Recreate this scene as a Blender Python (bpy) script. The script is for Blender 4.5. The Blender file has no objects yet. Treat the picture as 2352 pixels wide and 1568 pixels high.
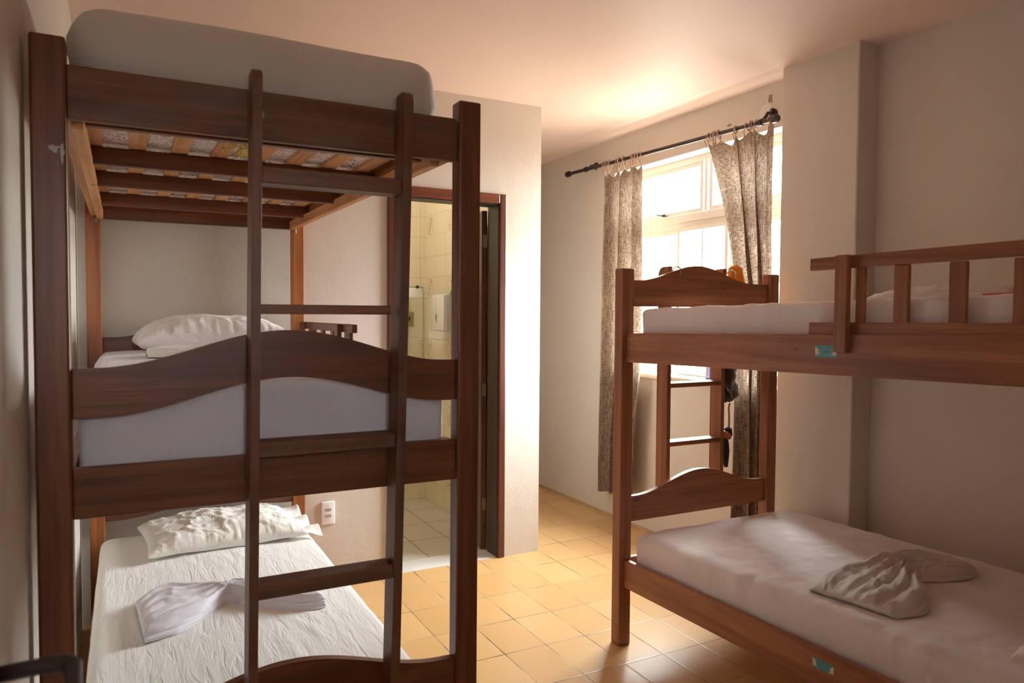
import bpy, bmesh, math, random
from mathutils import Vector, Matrix, noise
random.seed(7)
S = bpy.context.scene
COL = S.collection
PI = math.pi

# ---------------------------------------------------------------- camera, world, light, exposure
cam_d = bpy.data.cameras.new('camera')
cam_d.sensor_width = 36.0
cam_d.lens = 1688.0 / 2352.0 * 36.0
cam_d.clip_start = 0.02
cam = bpy.data.objects.new('camera', cam_d)
COL.objects.link(cam)
def _n(v): return v.normalized()
dY = _n(Vector((288 - 1176, 715 - 784, 1688.0)))
dX = Vector((4390 - 1176, 741 - 784, 1688.0)).normalized()
dX = _n(dX - dX.dot(dY) * dY)
dZ = -(dY.cross(dX))
if dZ.y > 0: dZ = -dZ
right = Vector((dX.x, dY.x, dZ.x)); down = Vector((dX.y, dY.y, dZ.y)); fwd = Vector((dX.z, dY.z, dZ.z))
m3 = Matrix((right, -down, -fwd)).transposed()
cam.matrix_world = Matrix.Translation((0, 0, 1.45)) @ m3.to_4x4()
cam_d.dof.use_dof = True
cam_d.dof.focus_distance = 3.3
cam_d.dof.aperture_fstop = 5.0
S.camera = cam

world = bpy.data.worlds.new('daylight')
S.world = world
world.use_nodes = True
wn = world.node_tree
bg = wn.nodes['Background']
# bright overcast sky above, darker street and roofs below the horizon
_tc = wn.nodes.new('ShaderNodeTexCoord'); _sp = wn.nodes.new('ShaderNodeSeparateXYZ'); _cr = wn.nodes.new('ShaderNodeValToRGB')
wn.links.new(_tc.outputs['Generated'], _sp.inputs[0])
_ad = wn.nodes.new('ShaderNodeMath'); _ad.operation = 'MULTIPLY_ADD'; _ad.inputs[1].default_value = 0.5; _ad.inputs[2].default_value = 0.5
wn.links.new(_sp.outputs[2], _ad.inputs[0]); wn.links.new(_ad.outputs[0], _cr.inputs[0])
_cr.color_ramp.elements[0].position = 0.44; _cr.color_ramp.elements[0].color = (0.25, 0.21, 0.175, 1)
_cr.color_ramp.elements[1].position = 0.53; _cr.color_ramp.elements[1].color = (0.95, 0.975, 1.0, 1)
wn.links.new(_cr.outputs[0], bg.inputs['Color'])
bg.inputs['Strength'].default_value = 68.0

portal = bpy.data.lights.new('window_portal', 'AREA')
portal.shape = 'RECTANGLE'; portal.size = 1.56; portal.size_y = 1.44
portal.cycles.is_portal = True
po = bpy.data.objects.new('window_portal', portal)
po.location = (3.30, 3.52, 1.75)
po.rotation_euler = (0, PI / 2, 0)
COL.objects.link(po)
portal2 = bpy.data.lights.new('added_fill_portal', 'AREA')  # portal for the added rear opening that gives fill light
portal2.shape = 'RECTANGLE'; portal2.size = 0.24; portal2.size_y = 0.35
portal2.cycles.is_portal = True
po2 = bpy.data.objects.new('added_fill_portal', portal2)
po2.location = (0.15, -1.12, 1.775)
po2.rotation_euler = (PI / 2, 0, PI)
COL.objects.link(po2)

S.view_settings.view_transform = 'Standard'
S.view_settings.look = 'None'
S.view_settings.gamma = 1.0
S.view_settings.use_curve_mapping = False
S.view_settings.exposure = 0.0
cy = S.cycles
cy.use_denoising = True
try: cy.denoiser = 'OPENIMAGEDENOISE'
except Exception: pass
cy.max_bounces = 12; cy.diffuse_bounces = 8; cy.glossy_bounces = 4
cy.transmission_bounces = 6; cy.transparent_max_bounces = 12
cy.sample_clamp_indirect = 8.0

# ---------------------------------------------------------------- node helpers
def new_mat(name):
    m = bpy.data.materials.new(name); m.use_nodes = True
    nt = m.node_tree
    return m, nt, nt.nodes['Principled BSDF']
def N(nt, t, **kw):
    n = nt.nodes.new(t)
    for k, v in kw.items():
        if hasattr(n, k): setattr(n, k, v)
        else: n.inputs[k.replace('_', ' ')].default_value = v
    return n
def L(nt, a, b): nt.links.new(a, b)
def ramp(nt, src, stops):
    r = nt.nodes.new('ShaderNodeValToRGB')
    while len(r.color_ramp.elements) < len(stops): r.color_ramp.elements.new(0.5)
    for e, (p, c) in zip(r.color_ramp.elements, stops):
        e.position = p; e.color = (*c, 1)
    L(nt, src, r.inputs['Fac'])
    return r.outputs['Color']
def coords(nt, scale=(1, 1, 1), kind='Object', rot=(0, 0, 0)):
    tc = nt.nodes.new('ShaderNodeTexCoord'); mp = nt.nodes.new('ShaderNodeMapping')
    mp.inputs['Scale'].default_value = scale
    mp.inputs['Rotation'].default_value = rot
    L(nt, tc.outputs[kind], mp.inputs['Vector'])
    return mp.outputs['Vector']
def nz(nt, vec, scale, detail=4, rough=0.55, dist=0.0):
    n = N(nt, 'ShaderNodeTexNoise'); n.inputs['Scale'].default_value = scale
    n.inputs['Detail'].default_value = detail; n.inputs['Roughness'].default_value = rough
    n.inputs['Distortion'].default_value = dist
    L(nt, vec, n.inputs['Vector'])
    return n.outputs['Fac']
def bump(nt, bsdf, h, strength=0.3, dist=0.01, prev=None):
    b = nt.nodes.new('ShaderNodeBump'); b.inputs['Strength'].default_value = strength
    b.inputs['Distance'].default_value = dist
    L(nt, h, b.inputs['Height'])
    if prev is not None: L(nt, prev, b.inputs['Normal'])
    L(nt, b.outputs['Normal'], bsdf.inputs['Normal'])
    return b.outputs['Normal']
def mth(nt, op, a, b=None, c=None):
    n = nt.nodes.new('ShaderNodeMath'); n.operation = op
    for i, v in enumerate((a, b, c)):
        if v is None: continue
        if isinstance(v, (int, float)): n.inputs[i].default_value = v
        else: L(nt, v, n.inputs[i])
    return n.outputs[0]
def mix(nt, fac, a, b, mode='MIX'):
    n = nt.nodes.new('ShaderNodeMix'); n.data_type = 'RGBA'; n.blend_type = mode
    for sock, v in ((n.inputs[0], fac), (n.inputs[6], a), (n.inputs[7], b)):
        if isinstance(v, (int, float)): sock.default_value = v
        elif isinstance(v, tuple): sock.default_value = (*v, 1)
        else: L(nt, v, sock)
    return n.outputs[2]

# ---------------------------------------------------------------- materials
def wood(name, axis, c0, c1, c2, worn=0.0, rough=0.42):
    m, nt, b = new_mat(name)
    sc = [26, 26, 26]; sc[axis] = 1.1
    v = coords(nt, tuple(sc))
    g = nz(nt, v, 1.0, 6, 0.62, 0.6)
    sc2 = [120, 120, 120]; sc2[axis] = 5
    g2 = nz(nt, coords(nt, tuple(sc2)), 1.0, 3, 0.6)
    blot = nz(nt, coords(nt, (3, 3, 3)), 1.0, 3)
    col = ramp(nt, g, [(0.30, c0), (0.52, c1), (0.72, c2)])
    col = mix(nt, mth(nt, 'MULTIPLY', mth(nt, 'SUBTRACT', g2, 0.42), 0.9), col, tuple(x * 0.45 for x in c0))
    dk = mth(nt, 'MULTIPLY', mth(nt, 'SUBTRACT', blot, 0.52), 1.6)
    dk = mth(nt, 'MAXIMUM', dk, 0.0)
    col = mix(nt, dk, col, tuple(x * 0.6 for x in c0))
    # small knots
    vo = N(nt, 'ShaderNodeTexVoronoi'); sk = [7, 7, 7]; sk[axis] = 3.2
    L(nt, coords(nt, tuple(sk)), vo.inputs['Vector']); vo.inputs['Scale'].default_value = 1.0
    kn = mth(nt, 'LESS_THAN', vo.outputs['Distance'], 0.075)
    col = mix(nt, mth(nt, 'MULTIPLY', kn, 0.6), col, tuple(x * 0.35 for x in c0))
    if worn > 0:
        w = nz(nt, coords(nt, (5, 5, 9)), 1.0, 5, 0.65)
        w = mth(nt, 'MULTIPLY', mth(nt, 'MAXIMUM', mth(nt, 'SUBTRACT', w, 0.40), 0.0), 3.2)
        w = mth(nt, 'MINIMUM', w, 1.0)
        col = mix(nt, mth(nt, 'MULTIPLY', w, worn), col, (0.16, 0.115, 0.085))
    L(nt, col, b.inputs['Base Color'])
    b.inputs['Roughness'].default_value = rough
    b.inputs['Specular IOR Level'].default_value = 0.45
    b.inputs['Coat Weight'].default_value = 0.12
    b.inputs['Coat Roughness'].default_value = 0.3
    bump(nt, b, g2, 0.25, 0.0012)
    return m
D0, D1, D2 = (0.075, 0.019, 0.007), (0.170, 0.050, 0.018), (0.26, 0.088, 0.032)
M = {}
for ax, nm in enumerate('xyz'):
    M['d' + nm] = wood('dark_wood_' + nm, ax, D0, D1, D2)
    M['w' + nm] = wood('worn_wood_' + nm, ax, D0, D1, D2, worn=0.55, rough=0.5)
    M['o' + nm] = wood('lit_orange_wood_' + nm, ax, (0.24, 0.07, 0.018), (0.42, 0.14, 0.036), (0.52, 0.20, 0.055))  # same bed wood; the light on its back posts is put into the colour
    M['r' + nm] = wood('red_brown_wood_' + nm, ax, (0.18, 0.055, 0.020), (0.32, 0.115, 0.045), (0.41, 0.17, 0.075))
    M['p' + nm] = wood('pale_pine_' + nm, ax, (0.50, 0.22, 0.08), (0.68, 0.35, 0.14), (0.78, 0.46, 0.22), rough=0.65)

def plain(name, col, rough=0.5, metal=0.0, bumpk=None, spec=0.5):
    m, nt, b = new_mat(name)
    b.inputs['Base Color'].default_value = (*col, 1)
    b.inputs['Roughness'].default_value = rough
    b.inputs['Metallic'].default_value = metal
    b.inputs['Specular IOR Level'].default_value = spec
    if bumpk:
        bump(nt, b, nz(nt, coords(nt), bumpk[0], 4), bumpk[1], bumpk[2])
    return m
def plaster(name, col, lump=0.5):
    m, nt, b = new_mat(name)
    v = coords(nt)
    big = nz(nt, v, 3.5, 5, 0.6)
    c = mix(nt, mth(nt, 'MULTIPLY', mth(nt, 'SUBTRACT', big, 0.35), 0.5), col, tuple(x * 0.90 for x in col))
    L(nt, c, b.inputs['Base Color'])
    b.inputs['Roughness'].default_value = 0.55
    b.inputs['Specular IOR Level'].default_value = 0.35
    h = mth(nt, 'ADD', mth(nt, 'MULTIPLY', nz(nt, v, 9, 3), 0.7), mth(nt, 'MULTIPLY', nz(nt, v, 60, 4), 0.10))
    lumps = N(nt, 'ShaderNodeTexVoronoi'); lumps.inputs['Scale'].default_value = 9
    L(nt, v, lumps.inputs['Vector'])
    msk = mth(nt, 'MAXIMUM', mth(nt, 'SUBTRACT', nz(nt, v, 2.2, 2), 0.52), 0.0)
    h = mth(nt, 'ADD', h, mth(nt, 'MULTIPLY', mth(nt, 'MULTIPLY', nz(nt, v, 26, 5, 0.7, 0.8), msk), 3.5))
    bump(nt, b, h, lump, 0.008)
    return m
M['wall'] = plaster('painted_plaster', (0.66, 0.60, 0.53))
M['ceiling'] = plaster('ceiling_paint', (0.84, 0.67, 0.585), 0.25)
M['door_paint'] = plain('grey_white_door_paint', (0.55, 0.50, 0.46), 0.4)

def floor_tiles():
    m, nt, b = new_mat('ochre_floor_tiles')
    tc = nt.nodes.new('ShaderNodeTexCoord'); sp = nt.nodes.new('ShaderNodeSeparateXYZ')
    L(nt, tc.outputs['Object'], sp.inputs[0])
    u = mth(nt, 'DIVIDE', sp.outputs[0], 0.2022)
    v = mth(nt, 'DIVIDE', mth(nt, 'SUBTRACT', sp.outputs[1], 0.017), 0.3022)
    fu, fv = mth(nt, 'FRACT', mth(nt, 'ADD', u, 50)), mth(nt, 'FRACT', mth(nt, 'ADD', v, 50))
    du = mth(nt, 'MULTIPLY', mth(nt, 'SUBTRACT', 0.5, mth(nt, 'ABSOLUTE', mth(nt, 'SUBTRACT', fu, 0.5))), 0.2022)
    dv = mth(nt, 'MULTIPLY', mth(nt, 'SUBTRACT', 0.5, mth(nt, 'ABSOLUTE', mth(nt, 'SUBTRACT', fv, 0.5))), 0.3022)
    d = mth(nt, 'MINIMUM', du, dv)
    wv = nz(nt, coords(nt), 14, 3)
    grout = mth(nt, 'LESS_THAN', d, mth(nt, 'ADD', 0.0006, mth(nt, 'MULTIPLY', wv, 0.0030)))
    cell = nt.nodes.new('ShaderNodeCombineXYZ')
    L(nt, mth(nt, 'FLOOR', mth(nt, 'ADD', u, 50)), cell.inputs[0]); L(nt, mth(nt, 'FLOOR', mth(nt, 'ADD', v, 50)), cell.inputs[1])
    wn_ = nt.nodes.new('ShaderNodeTexWhiteNoise'); L(nt, cell.outputs[0], wn_.inputs['Vector'])
    base = mix(nt, wn_.outputs['Value'], (0.59, 0.35, 0.145), (0.67, 0.425, 0.19))
    spk = nz(nt, coords(nt), 260, 2, 0.7)
    base = mix(nt, mth(nt, 'MULTIPLY', mth(nt, 'SUBTRACT', spk, 0.4), 0.7), base, (0.45, 0.22, 0.06))
    st = nz(nt, coords(nt), 2.5, 5)
    base = mix(nt, mth(nt, 'MULTIPLY', mth(nt, 'MAXIMUM', mth(nt, 'SUBTRACT', st, 0.5), 0.0), 0.9), base, (0.60, 0.38, 0.19))
    gcol = mix(nt, mth(nt, 'MULTIPLY', mth(nt, 'SUBTRACT', nz(nt, coords(nt), 3, 2), 0.38), 3.2), (0.06, 0.03, 0.015), (0.66, 0.55, 0.40))
    L(nt, mix(nt, grout, base, gcol), b.inputs['Base Color'])
    L(nt, mth(nt, 'ADD', mth(nt, 'MULTIPLY', nz(nt, coords(nt), 30, 3), 0.16), 0.26), b.inputs['Roughness'])
    b.inputs['Specular IOR Level'].default_value = 0.5
    tilt = mth(nt, 'MULTIPLY', wn_.outputs['Value'], 0.3)
    hh = mth(nt, 'ADD', mth(nt, 'MINIMUM', mth(nt, 'MULTIPLY', d, 200), 1.0), tilt)
    n1 = bump(nt, b, hh, 0.35, 0.002)
    bump(nt, b, nz(nt, coords(nt), 6, 3), 0.12, 0.01, n1)
    return m
M['floor'] = floor_tiles()

def wall_tiles(name, axis, u0, pu=0.2, pv=0.1555, v0=0.012):
    m, nt, b = new_mat(name)
    tc = nt.nodes.new('ShaderNodeTexCoord'); sp = nt.nodes.new('ShaderNodeSeparateXYZ')
    L(nt, tc.outputs['Object'], sp.inputs[0])
    u = mth(nt, 'ADD', mth(nt, 'DIVIDE', mth(nt, 'SUBTRACT', sp.outputs[axis], u0), pu), 60)
    v = mth(nt, 'ADD', mth(nt, 'DIVIDE', mth(nt, 'SUBTRACT', sp.outputs[2], v0), pv), 60)
    fu, fv = mth(nt, 'FRACT', u), mth(nt, 'FRACT', v)
    cu, cv = mth(nt, 'ABSOLUTE', mth(nt, 'SUBTRACT', fu, 0.5)), mth(nt, 'ABSOLUTE', mth(nt, 'SUBTRACT', fv, 0.5))
    d = mth(nt, 'MINIMUM', mth(nt, 'MULTIPLY', mth(nt, 'SUBTRACT', 0.5, cu), pu), mth(nt, 'MULTIPLY', mth(nt, 'SUBTRACT', 0.5, cv), pv))
    grout = mth(nt, 'LESS_THAN', d, 0.0016)
    iu = mth(nt, 'MODULO', mth(nt, 'FLOOR', u), 2); iv = mth(nt, 'MODULO', mth(nt, 'FLOOR', v), 3)
    deco = mth(nt, 'MULTIPLY', mth(nt, 'LESS_THAN', mth(nt, 'ABSOLUTE', mth(nt, 'SUBTRACT', iu, 0.0)), 0.5), mth(nt, 'LESS_THAN', mth(nt, 'ABSOLUTE', mth(nt, 'SUBTRACT', iv, 1.0)), 0.5))
    e = mth(nt, 'MAXIMUM', mth(nt, 'SUBTRACT', cu, 0.25), mth(nt, 'SUBTRACT', cv, 0.41))
    e2 = mth(nt, 'SUBTRACT', mth(nt, 'ADD', mth(nt, 'MULTIPLY', cu, 1.2), cv), 0.62)
    e = mth(nt, 'MAXIMUM', e, e2)
    line = mth(nt, 'LESS_THAN', mth(nt, 'ABSOLUTE', e), 0.012)
    fl = nz(nt, coords(nt), 55, 4, 0.6, 1.2)
    stripe = mth(nt, 'LESS_THAN', mth(nt, 'ABSOLUTE', mth(nt, 'ADD', mth(nt, 'SUBTRACT', fu, 0.5), mth(nt, 'MULTIPLY', mth(nt, 'SUBTRACT', fv, 0.5), 0.35))), 0.13)
    flower = mth(nt, 'MULTIPLY', mth(nt, 'MULTIPLY', mth(nt, 'GREATER_THAN', fl, 0.52), mth(nt, 'LESS_THAN', e, -0.04)), stripe)
    base = mix(nt, nz(nt, coords(nt), 3, 2), (0.80, 0.75, 0.58), (0.76, 0.70, 0.52))
    base = mix(nt, mth(nt, 'MULTIPLY', deco, mth(nt, 'MULTIPLY', line, 0.9)), base, (0.38, 0.24, 0.13))
    base = mix(nt, mth(nt, 'MULTIPLY', deco, mth(nt, 'MULTIPLY', flower, 0.85)), base, (0.50, 0.28, 0.16))
    base = mix(nt, mth(nt, 'MULTIPLY', grout, 0.6), base, (0.42, 0.34, 0.20))
    L(nt, base, b.inputs['Base Color'])
    b.inputs['Roughness'].default_value = 0.14
    bump(nt, b, mth(nt, 'MINIMUM', mth(nt, 'MULTIPLY', d, 300), 1.0), 0.3, 0.001)
    return m
M['tile_x'] = wall_tiles('cream_tiles_back', 0, 2.015)
M['tile_y'] = wall_tiles('cream_tiles_side', 1, 5.155)
def bath_floor():
    m, nt, b = new_mat('white_bathroom_floor_tiles')
    tc = nt.nodes.new('ShaderNodeTexCoord'); sp = nt.nodes.new('ShaderNodeSeparateXYZ')
    L(nt, tc.outputs['Object'], sp.inputs[0])
    u = mth(nt, 'ADD', mth(nt, 'DIVIDE', mth(nt, 'SUBTRACT', sp.outputs[0], 1.585), 0.24), 40)
    v = mth(nt, 'ADD', mth(nt, 'DIVIDE', mth(nt, 'SUBTRACT', sp.outputs[1], 4.39), 0.345), 40)
    fu, fv = mth(nt, 'FRACT', u), mth(nt, 'FRACT', v)
    du = mth(nt, 'MULTIPLY', mth(nt, 'SUBTRACT', 0.5, mth(nt, 'ABSOLUTE', mth(nt, 'SUBTRACT', fu, 0.5))), 0.24)
    dv = mth(nt, 'MULTIPLY', mth(nt, 'SUBTRACT', 0.5, mth(nt, 'ABSOLUTE', mth(nt, 'SUBTRACT', fv, 0.5))), 0.345)
    g = mth(nt, 'LESS_THAN', mth(nt, 'MINIMUM', du, dv), 0.0022)
    base = mix(nt, nz(nt, coords(nt), 6, 5, 0.7, 1.0), (0.66, 0.63, 0.57), (0.74, 0.72, 0.66))
    L(nt, mix(nt, g, base, (0.06, 0.055, 0.05)), b.inputs['Base Color'])
    b.inputs['Roughness'].default_value = 0.22
    return m
M['bath_floor'] = bath_floor()
M['marble'] = plain('pale_marble', (0.72, 0.70, 0.66), 0.3, bumpk=(20, 0.1, 0.002))

def cloth(name, col, fine=0.25, wr=(1, 1, 1), wrs=0.35, rough=0.85, quilt=False, trans=0.0, sc2=7):
    m, nt, b = new_mat(name)
    b.inputs['Roughness'].default_value = rough
    b.inputs['Specular IOR Level'].default_value = 0.2
    b.inputs['Sheen Weight'].default_value = 0.15
    b.inputs['Base Color'].default_value = (*col, 1)
    h1 = nz(nt, coords(nt, wr), sc2, 4, 0.5, 0.7)
    rid = mth(nt, 'SUBTRACT', 1.0, mth(nt, 'MULTIPLY', mth(nt, 'ABSOLUTE', mth(nt, 'SUBTRACT', h1, 0.5)), 5.0))
    h = mth(nt, 'ADD', mth(nt, 'MULTIPLY', mth(nt, 'MAXIMUM', rid, 0.0), 0.35), h1)
    n1 = bump(nt, b, h, wrs, 0.012)
    wv = nz(nt, coords(nt), 420, 2)
    if quilt:
        w = N(nt, 'ShaderNodeTexWave'); w.inputs['Scale'].default_value = 22; w.inputs['Distortion'].default_value = 0
        L(nt, coords(nt, rot=(0.0, PI / 4, 0.0)), w.inputs['Vector'])
        w2 = N(nt, 'ShaderNodeTexWave'); w2.inputs['Scale'].default_value = 22
        L(nt, coords(nt, rot=(0.0, -PI / 4, 0.0)), w2.inputs['Vector'])
        q = mth(nt, 'MAXIMUM', w.outputs['Fac'], w2.outputs['Fac'])
        wv = mth(nt, 'ADD', mth(nt, 'MULTIPLY', wv, 0.2), q)
        bump(nt, b, wv, 0.12, 0.002, n1)
    else:
        bump(nt, b, wv, fine, 0.0008, n1)
    return m
SH = (0.80, 0.775, 0.765)
M['sheet_grey'] = cloth('grey_white_sheet', (0.70, 0.68, 0.66), wr=(1, 1, 0.6), wrs=0.25, sc2=4)
M['sheet_mid'] = cloth('lilac_white_quilted_sheet', (0.74, 0.72, 0.78), wrs=0.12, quilt=True, sc2=4)
M['sheet_low'] = cloth('crinkled_white_sheet', (0.86, 0.86, 0.84), wr=(6.0, 0.8, 1), wrs=0.30, sc2=8)
M['sheet_pink'] = cloth('pinkish_white_sheet', (0.78, 0.70, 0.69), wr=(1, 2.6, 1), wrs=0.28, sc2=4)
M['pillow'] = cloth('white_pillowcase', (0.88, 0.86, 0.85), wrs=0.30, sc2=14)
M['pillow2'] = cloth('ivory_pillowcase', (0.87, 0.85, 0.80), wrs=0.45, sc2=9)
M['lilac'] = cloth('lilac_white_linen', (0.80, 0.79, 0.86), wrs=0.18, sc2=14)
M['pinkcloth'] = cloth('dusty_white_linen', (0.66, 0.60, 0.575), wrs=0.22, sc2=8)

def ticking():
    m, nt, b = new_mat('floral_mattress_ticking')
    v = coords(nt, (1, 1, 1))
    s1 = nz(nt, v, 8, 4, 0.6, 2.5)
    bands = mth(nt, 'ABSOLUTE', mth(nt, 'SINE', mth(nt, 'MULTIPLY', s1, 26)))
    c = mix(nt, mth(nt, 'LESS_THAN', bands, 0.30), (0.82, 0.74, 0.66), (0.20, 0.09, 0.10))
    c = mix(nt, mth(nt, 'GREATER_THAN', nz(nt, v, 9, 2), 0.62), c, (0.55, 0.44, 0.42))
    L(nt, c, b.inputs['Base Color']); b.inputs['Roughness'].default_value = 0.8
    return m
M['ticking'] = ticking()
M['foam'] = plain('yellow_foam', (0.75, 0.60, 0.20), 0.9, bumpk=(120, 0.5, 0.003))

def curtain_mat():
    m = bpy.data.materials.new('brown_grey_linen'); m.use_nodes = True
    nt = m.node_tree; nt.nodes.clear()
    out = nt.nodes.new('ShaderNodeOutputMaterial')
    d = nt.nodes.new('ShaderNodeBsdfDiffuse'); t = nt.nodes.new('ShaderNodeBsdfTranslucent'); tr = nt.nodes.new('ShaderNodeBsdfTransparent')
    h = nz(nt, coords(nt, (420, 420, 14)), 1.0, 2, 0.6); v = nz(nt, coords(nt, (60, 60, 520)), 1.0, 2, 0.6)
    w = mth(nt, 'MULTIPLY', mth(nt, 'ADD', h, v), 0.5)
    col = ramp(nt, w, [(0.40, (0.075, 0.050, 0.034)), (0.50, (0.20, 0.140, 0.098)), (0.60, (0.38, 0.285, 0.21))])
    L(nt, col, d.inputs['Color']); L(nt, col, t.inputs['Color'])
    mx = nt.nodes.new('ShaderNodeMixShader'); mx.inputs[0].default_value = 0.15
    L(nt, d.outputs[0], mx.inputs[1]); L(nt, t.outputs[0], mx.inputs[2])
    mx2 = nt.nodes.new('ShaderNodeMixShader')
    L(nt, mth(nt, 'MULTIPLY', mth(nt, 'GREATER_THAN', w, 0.60), 0.012), mx2.inputs[0])
    L(nt, mx.outputs[0], mx2.inputs[1]); L(nt, tr.outputs[0], mx2.inputs[2])
    L(nt, mx2.outputs[0], out.inputs['Surface'])
    b = nt.nodes.new('ShaderNodeBump'); b.inputs['Strength'].default_value = 0.4; b.inputs['Distance'].default_value = 0.001
    L(nt, w, b.inputs['Height']); L(nt, b.outputs[0], d.inputs['Normal'])
    return m
M['curtain'] = curtain_mat()
M['string'] = plain('twisted_string', (0.38, 0.25, 0.19), 0.9)
M['rod'] = plain('dark_bronze_rod', (0.035, 0.022, 0.02), 0.35, 0.3)
M['black'] = plain('black_cloth', (0.012, 0.011, 0.012), 0.8, bumpk=(40, 0.5, 0.004))
M['blackbag'] = plain('black_plastic_bag', (0.02, 0.018, 0.018), 0.25, bumpk=(22, 0.9, 0.01))
M['steel'] = plain('steel', (0.38, 0.36, 0.33), 0.4, 1.0)
M['winframe'] = plain('white_window_paint', (0.80, 0.76, 0.70), 0.4, bumpk=(15, 0.1, 0.003))
M['white_plastic'] = plain('white_plastic', (0.82, 0.81, 0.82), 0.3)
M['grey_plastic'] = plain('pale_grey_plastic', (0.62, 0.64, 0.62), 0.3)
M['dark_hole'] = plain('dark_hole', (0.02, 0.015, 0.015), 0.6)
M['brass'] = plain('tarnished_brass', (0.48, 0.38, 0.16), 0.45, 0.6)
M['orange'] = plain('orange_towel', (0.85, 0.30, 0.015), 0.95, bumpk=(160, 0.9, 0.004))
M['teal'] = plain('turquoise_label', (0.06, 0.30, 0.33), 0.35)
M['cream'] = plain('cream_print', (0.72, 0.60, 0.50), 0.5)
M['tealink'] = plain('pale_teal_print', (0.22, 0.42, 0.42), 0.5)
M['blue'] = plain('blue_carton', (0.03, 0.07, 0.45), 0.4)
M['white'] = plain('white_card', (0.8, 0.8, 0.85), 0.5)
M['doorwood'] = wood('dark_door_wood', 2, (0.045, 0.018, 0.012), (0.085, 0.032, 0.02), (0.13, 0.05, 0.03), rough=0.35)
M['jamb'] = plain('dark_grey_brown_jamb', (0.035, 0.024, 0.021), 0.4, bumpk=(30, 0.2, 0.002))
M['frame_z'] = wood('varnished_frame_z', 2, (0.07, 0.022, 0.014), (0.13, 0.042, 0.024), (0.19, 0.07, 0.04), rough=0.3)
M['frame_x'] = wood('varnished_frame_x', 0, (0.12, 0.035, 0.02), (0.20, 0.06, 0.03), (0.27, 0.09, 0.045), rough=0.3)
M['green'] = plain('pale_green_soap', (0.50, 0.72, 0.40), 0.4)
M['red'] = plain('red_ribbon', (0.45, 0.06, 0.03), 0.6)
def glass():
    m = bpy.data.materials.new('window_glass'); m.use_nodes = True
    nt = m.node_tree; nt.nodes.clear()
    out = nt.nodes.new('ShaderNodeOutputMaterial')
    t = nt.nodes.new('ShaderNodeBsdfTransparent'); t.inputs[0].default_value = (0.95, 0.97, 0.96, 1)
    g = nt.nodes.new('ShaderNodeBsdfGlossy'); g.inputs['Roughness'].default_value = 0.03
    mx = nt.nodes.new('ShaderNodeMixShader'); mx.inputs[0].default_value = 0.06
    L(nt, t.outputs[0], mx.inputs[1]); L(nt, g.outputs[0], mx.inputs[2]); L(nt, mx.outputs[0], out.inputs[0])
    return m
M['glass'] = glass()
M['mirror'] = plain('mirror_glass', (0.86, 0.88, 0.84), 0.02, 1.0)
M['mirror_edge'] = plain('mirror_edge', (0.03, 0.03, 0.02), 0.4)

# ---------------------------------------------------------------- mesh helpers
def box(bm, x0, x1, y0, y1, z0, z1, bev=0.003, seg=2, shear=None):
    vs = [bm.verts.new((x, y, z)) for x in (x0, x1) for y in (y0, y1) for z in (z0, z1)]
    idx = [(0, 1, 3, 2), (4, 6, 7, 5), (0, 4, 5, 1), (2, 3, 7, 6), (0, 2, 6, 4), (1, 5, 7, 3)]
    fs = [bm.faces.new([vs[i] for i in f]) for f in idx]
    if shear:
        for v in vs: v.co = Vector(shear(v.co))
    if bev > 0:
        es = list({e for f in fs for e in f.edges})
        bmesh.ops.bevel(bm, geom=es, offset=bev, segments=seg, affect='EDGES', profile=0.5)
def prism(bm, pts, lo, hi, axis='y', bev=0.003):
    def P(a, b, c):
        return (a, c, b) if axis == 'y' else ((c, a, b) if axis == 'x' else (a, b, c))
    v0 = [bm.verts.new(P(a, b, lo)) for a, b in pts]; v1 = [bm.verts.new(P(a, b, hi)) for a, b in pts]
    n = len(pts)
    f0 = bm.faces.new(v0); f1 = bm.faces.new(v1[::-1])
    fs = [bm.faces.new((v0[(i + 1) % n], v0[i], v1[i], v1[(i + 1) % n])) for i in range(n)]
    if bev > 0:
        es = list(set(f0.edges) | set(f1.edges))
        bmesh.ops.bevel(bm, geom=es, offset=bev, segments=2, affect='EDGES', profile=0.5)
def tube(bm, pts, r, seg=8, cap=True):
    pts = [Vector(p) for p in pts]; rings = []
    up = Vector((0, 0, 1)); prev = None
    for i, p in enumerate(pts):
        t = (pts[min(i + 1, len(pts) - 1)] - pts[max(i - 1, 0)]).normalized()
        if prev is None:
            a = up if abs(t.z) < 0.9 else Vector((1, 0, 0))
            nrm = t.cross(a).normalized()
        else:
            nrm = (prev - t * prev.dot(t)).normalized()
        prev = nrm; bn = t.cross(nrm)
        rr = r[i] if isinstance(r, (list, tuple)) else r
        rings.append([bm.verts.new(p + (nrm * math.cos(2 * PI * k / seg) + bn * math.sin(2 * PI * k / seg)) * rr) for k in range(seg)])
    for a, b in zip(rings, rings[1:]):
        for k in range(seg): bm.faces.new((a[k], a[(k + 1) % seg], b[(k + 1) % seg], b[k]))
    if cap:
        bm.faces.new(rings[0][::-1]); bm.faces.new(rings[-1])
def thing(name, label, cat, loc, group=None):
    o = bpy.data.objects.new(name, None); COL.objects.link(o); o.location = loc
    o.empty_display_size = 0.1
    tag(o, label, cat, group); return o
def tag(o, label=None, cat=None, group=None, kind=None):
    if label: o['label'] = label
    if cat: o['category'] = cat
    if group: o['group'] = group
    if kind: o['kind'] = kind
    return o
def wloc(o):
    v = Vector(o.location)
    while o.parent: o = o.parent; v += Vector(o.location)
    return v
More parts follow.
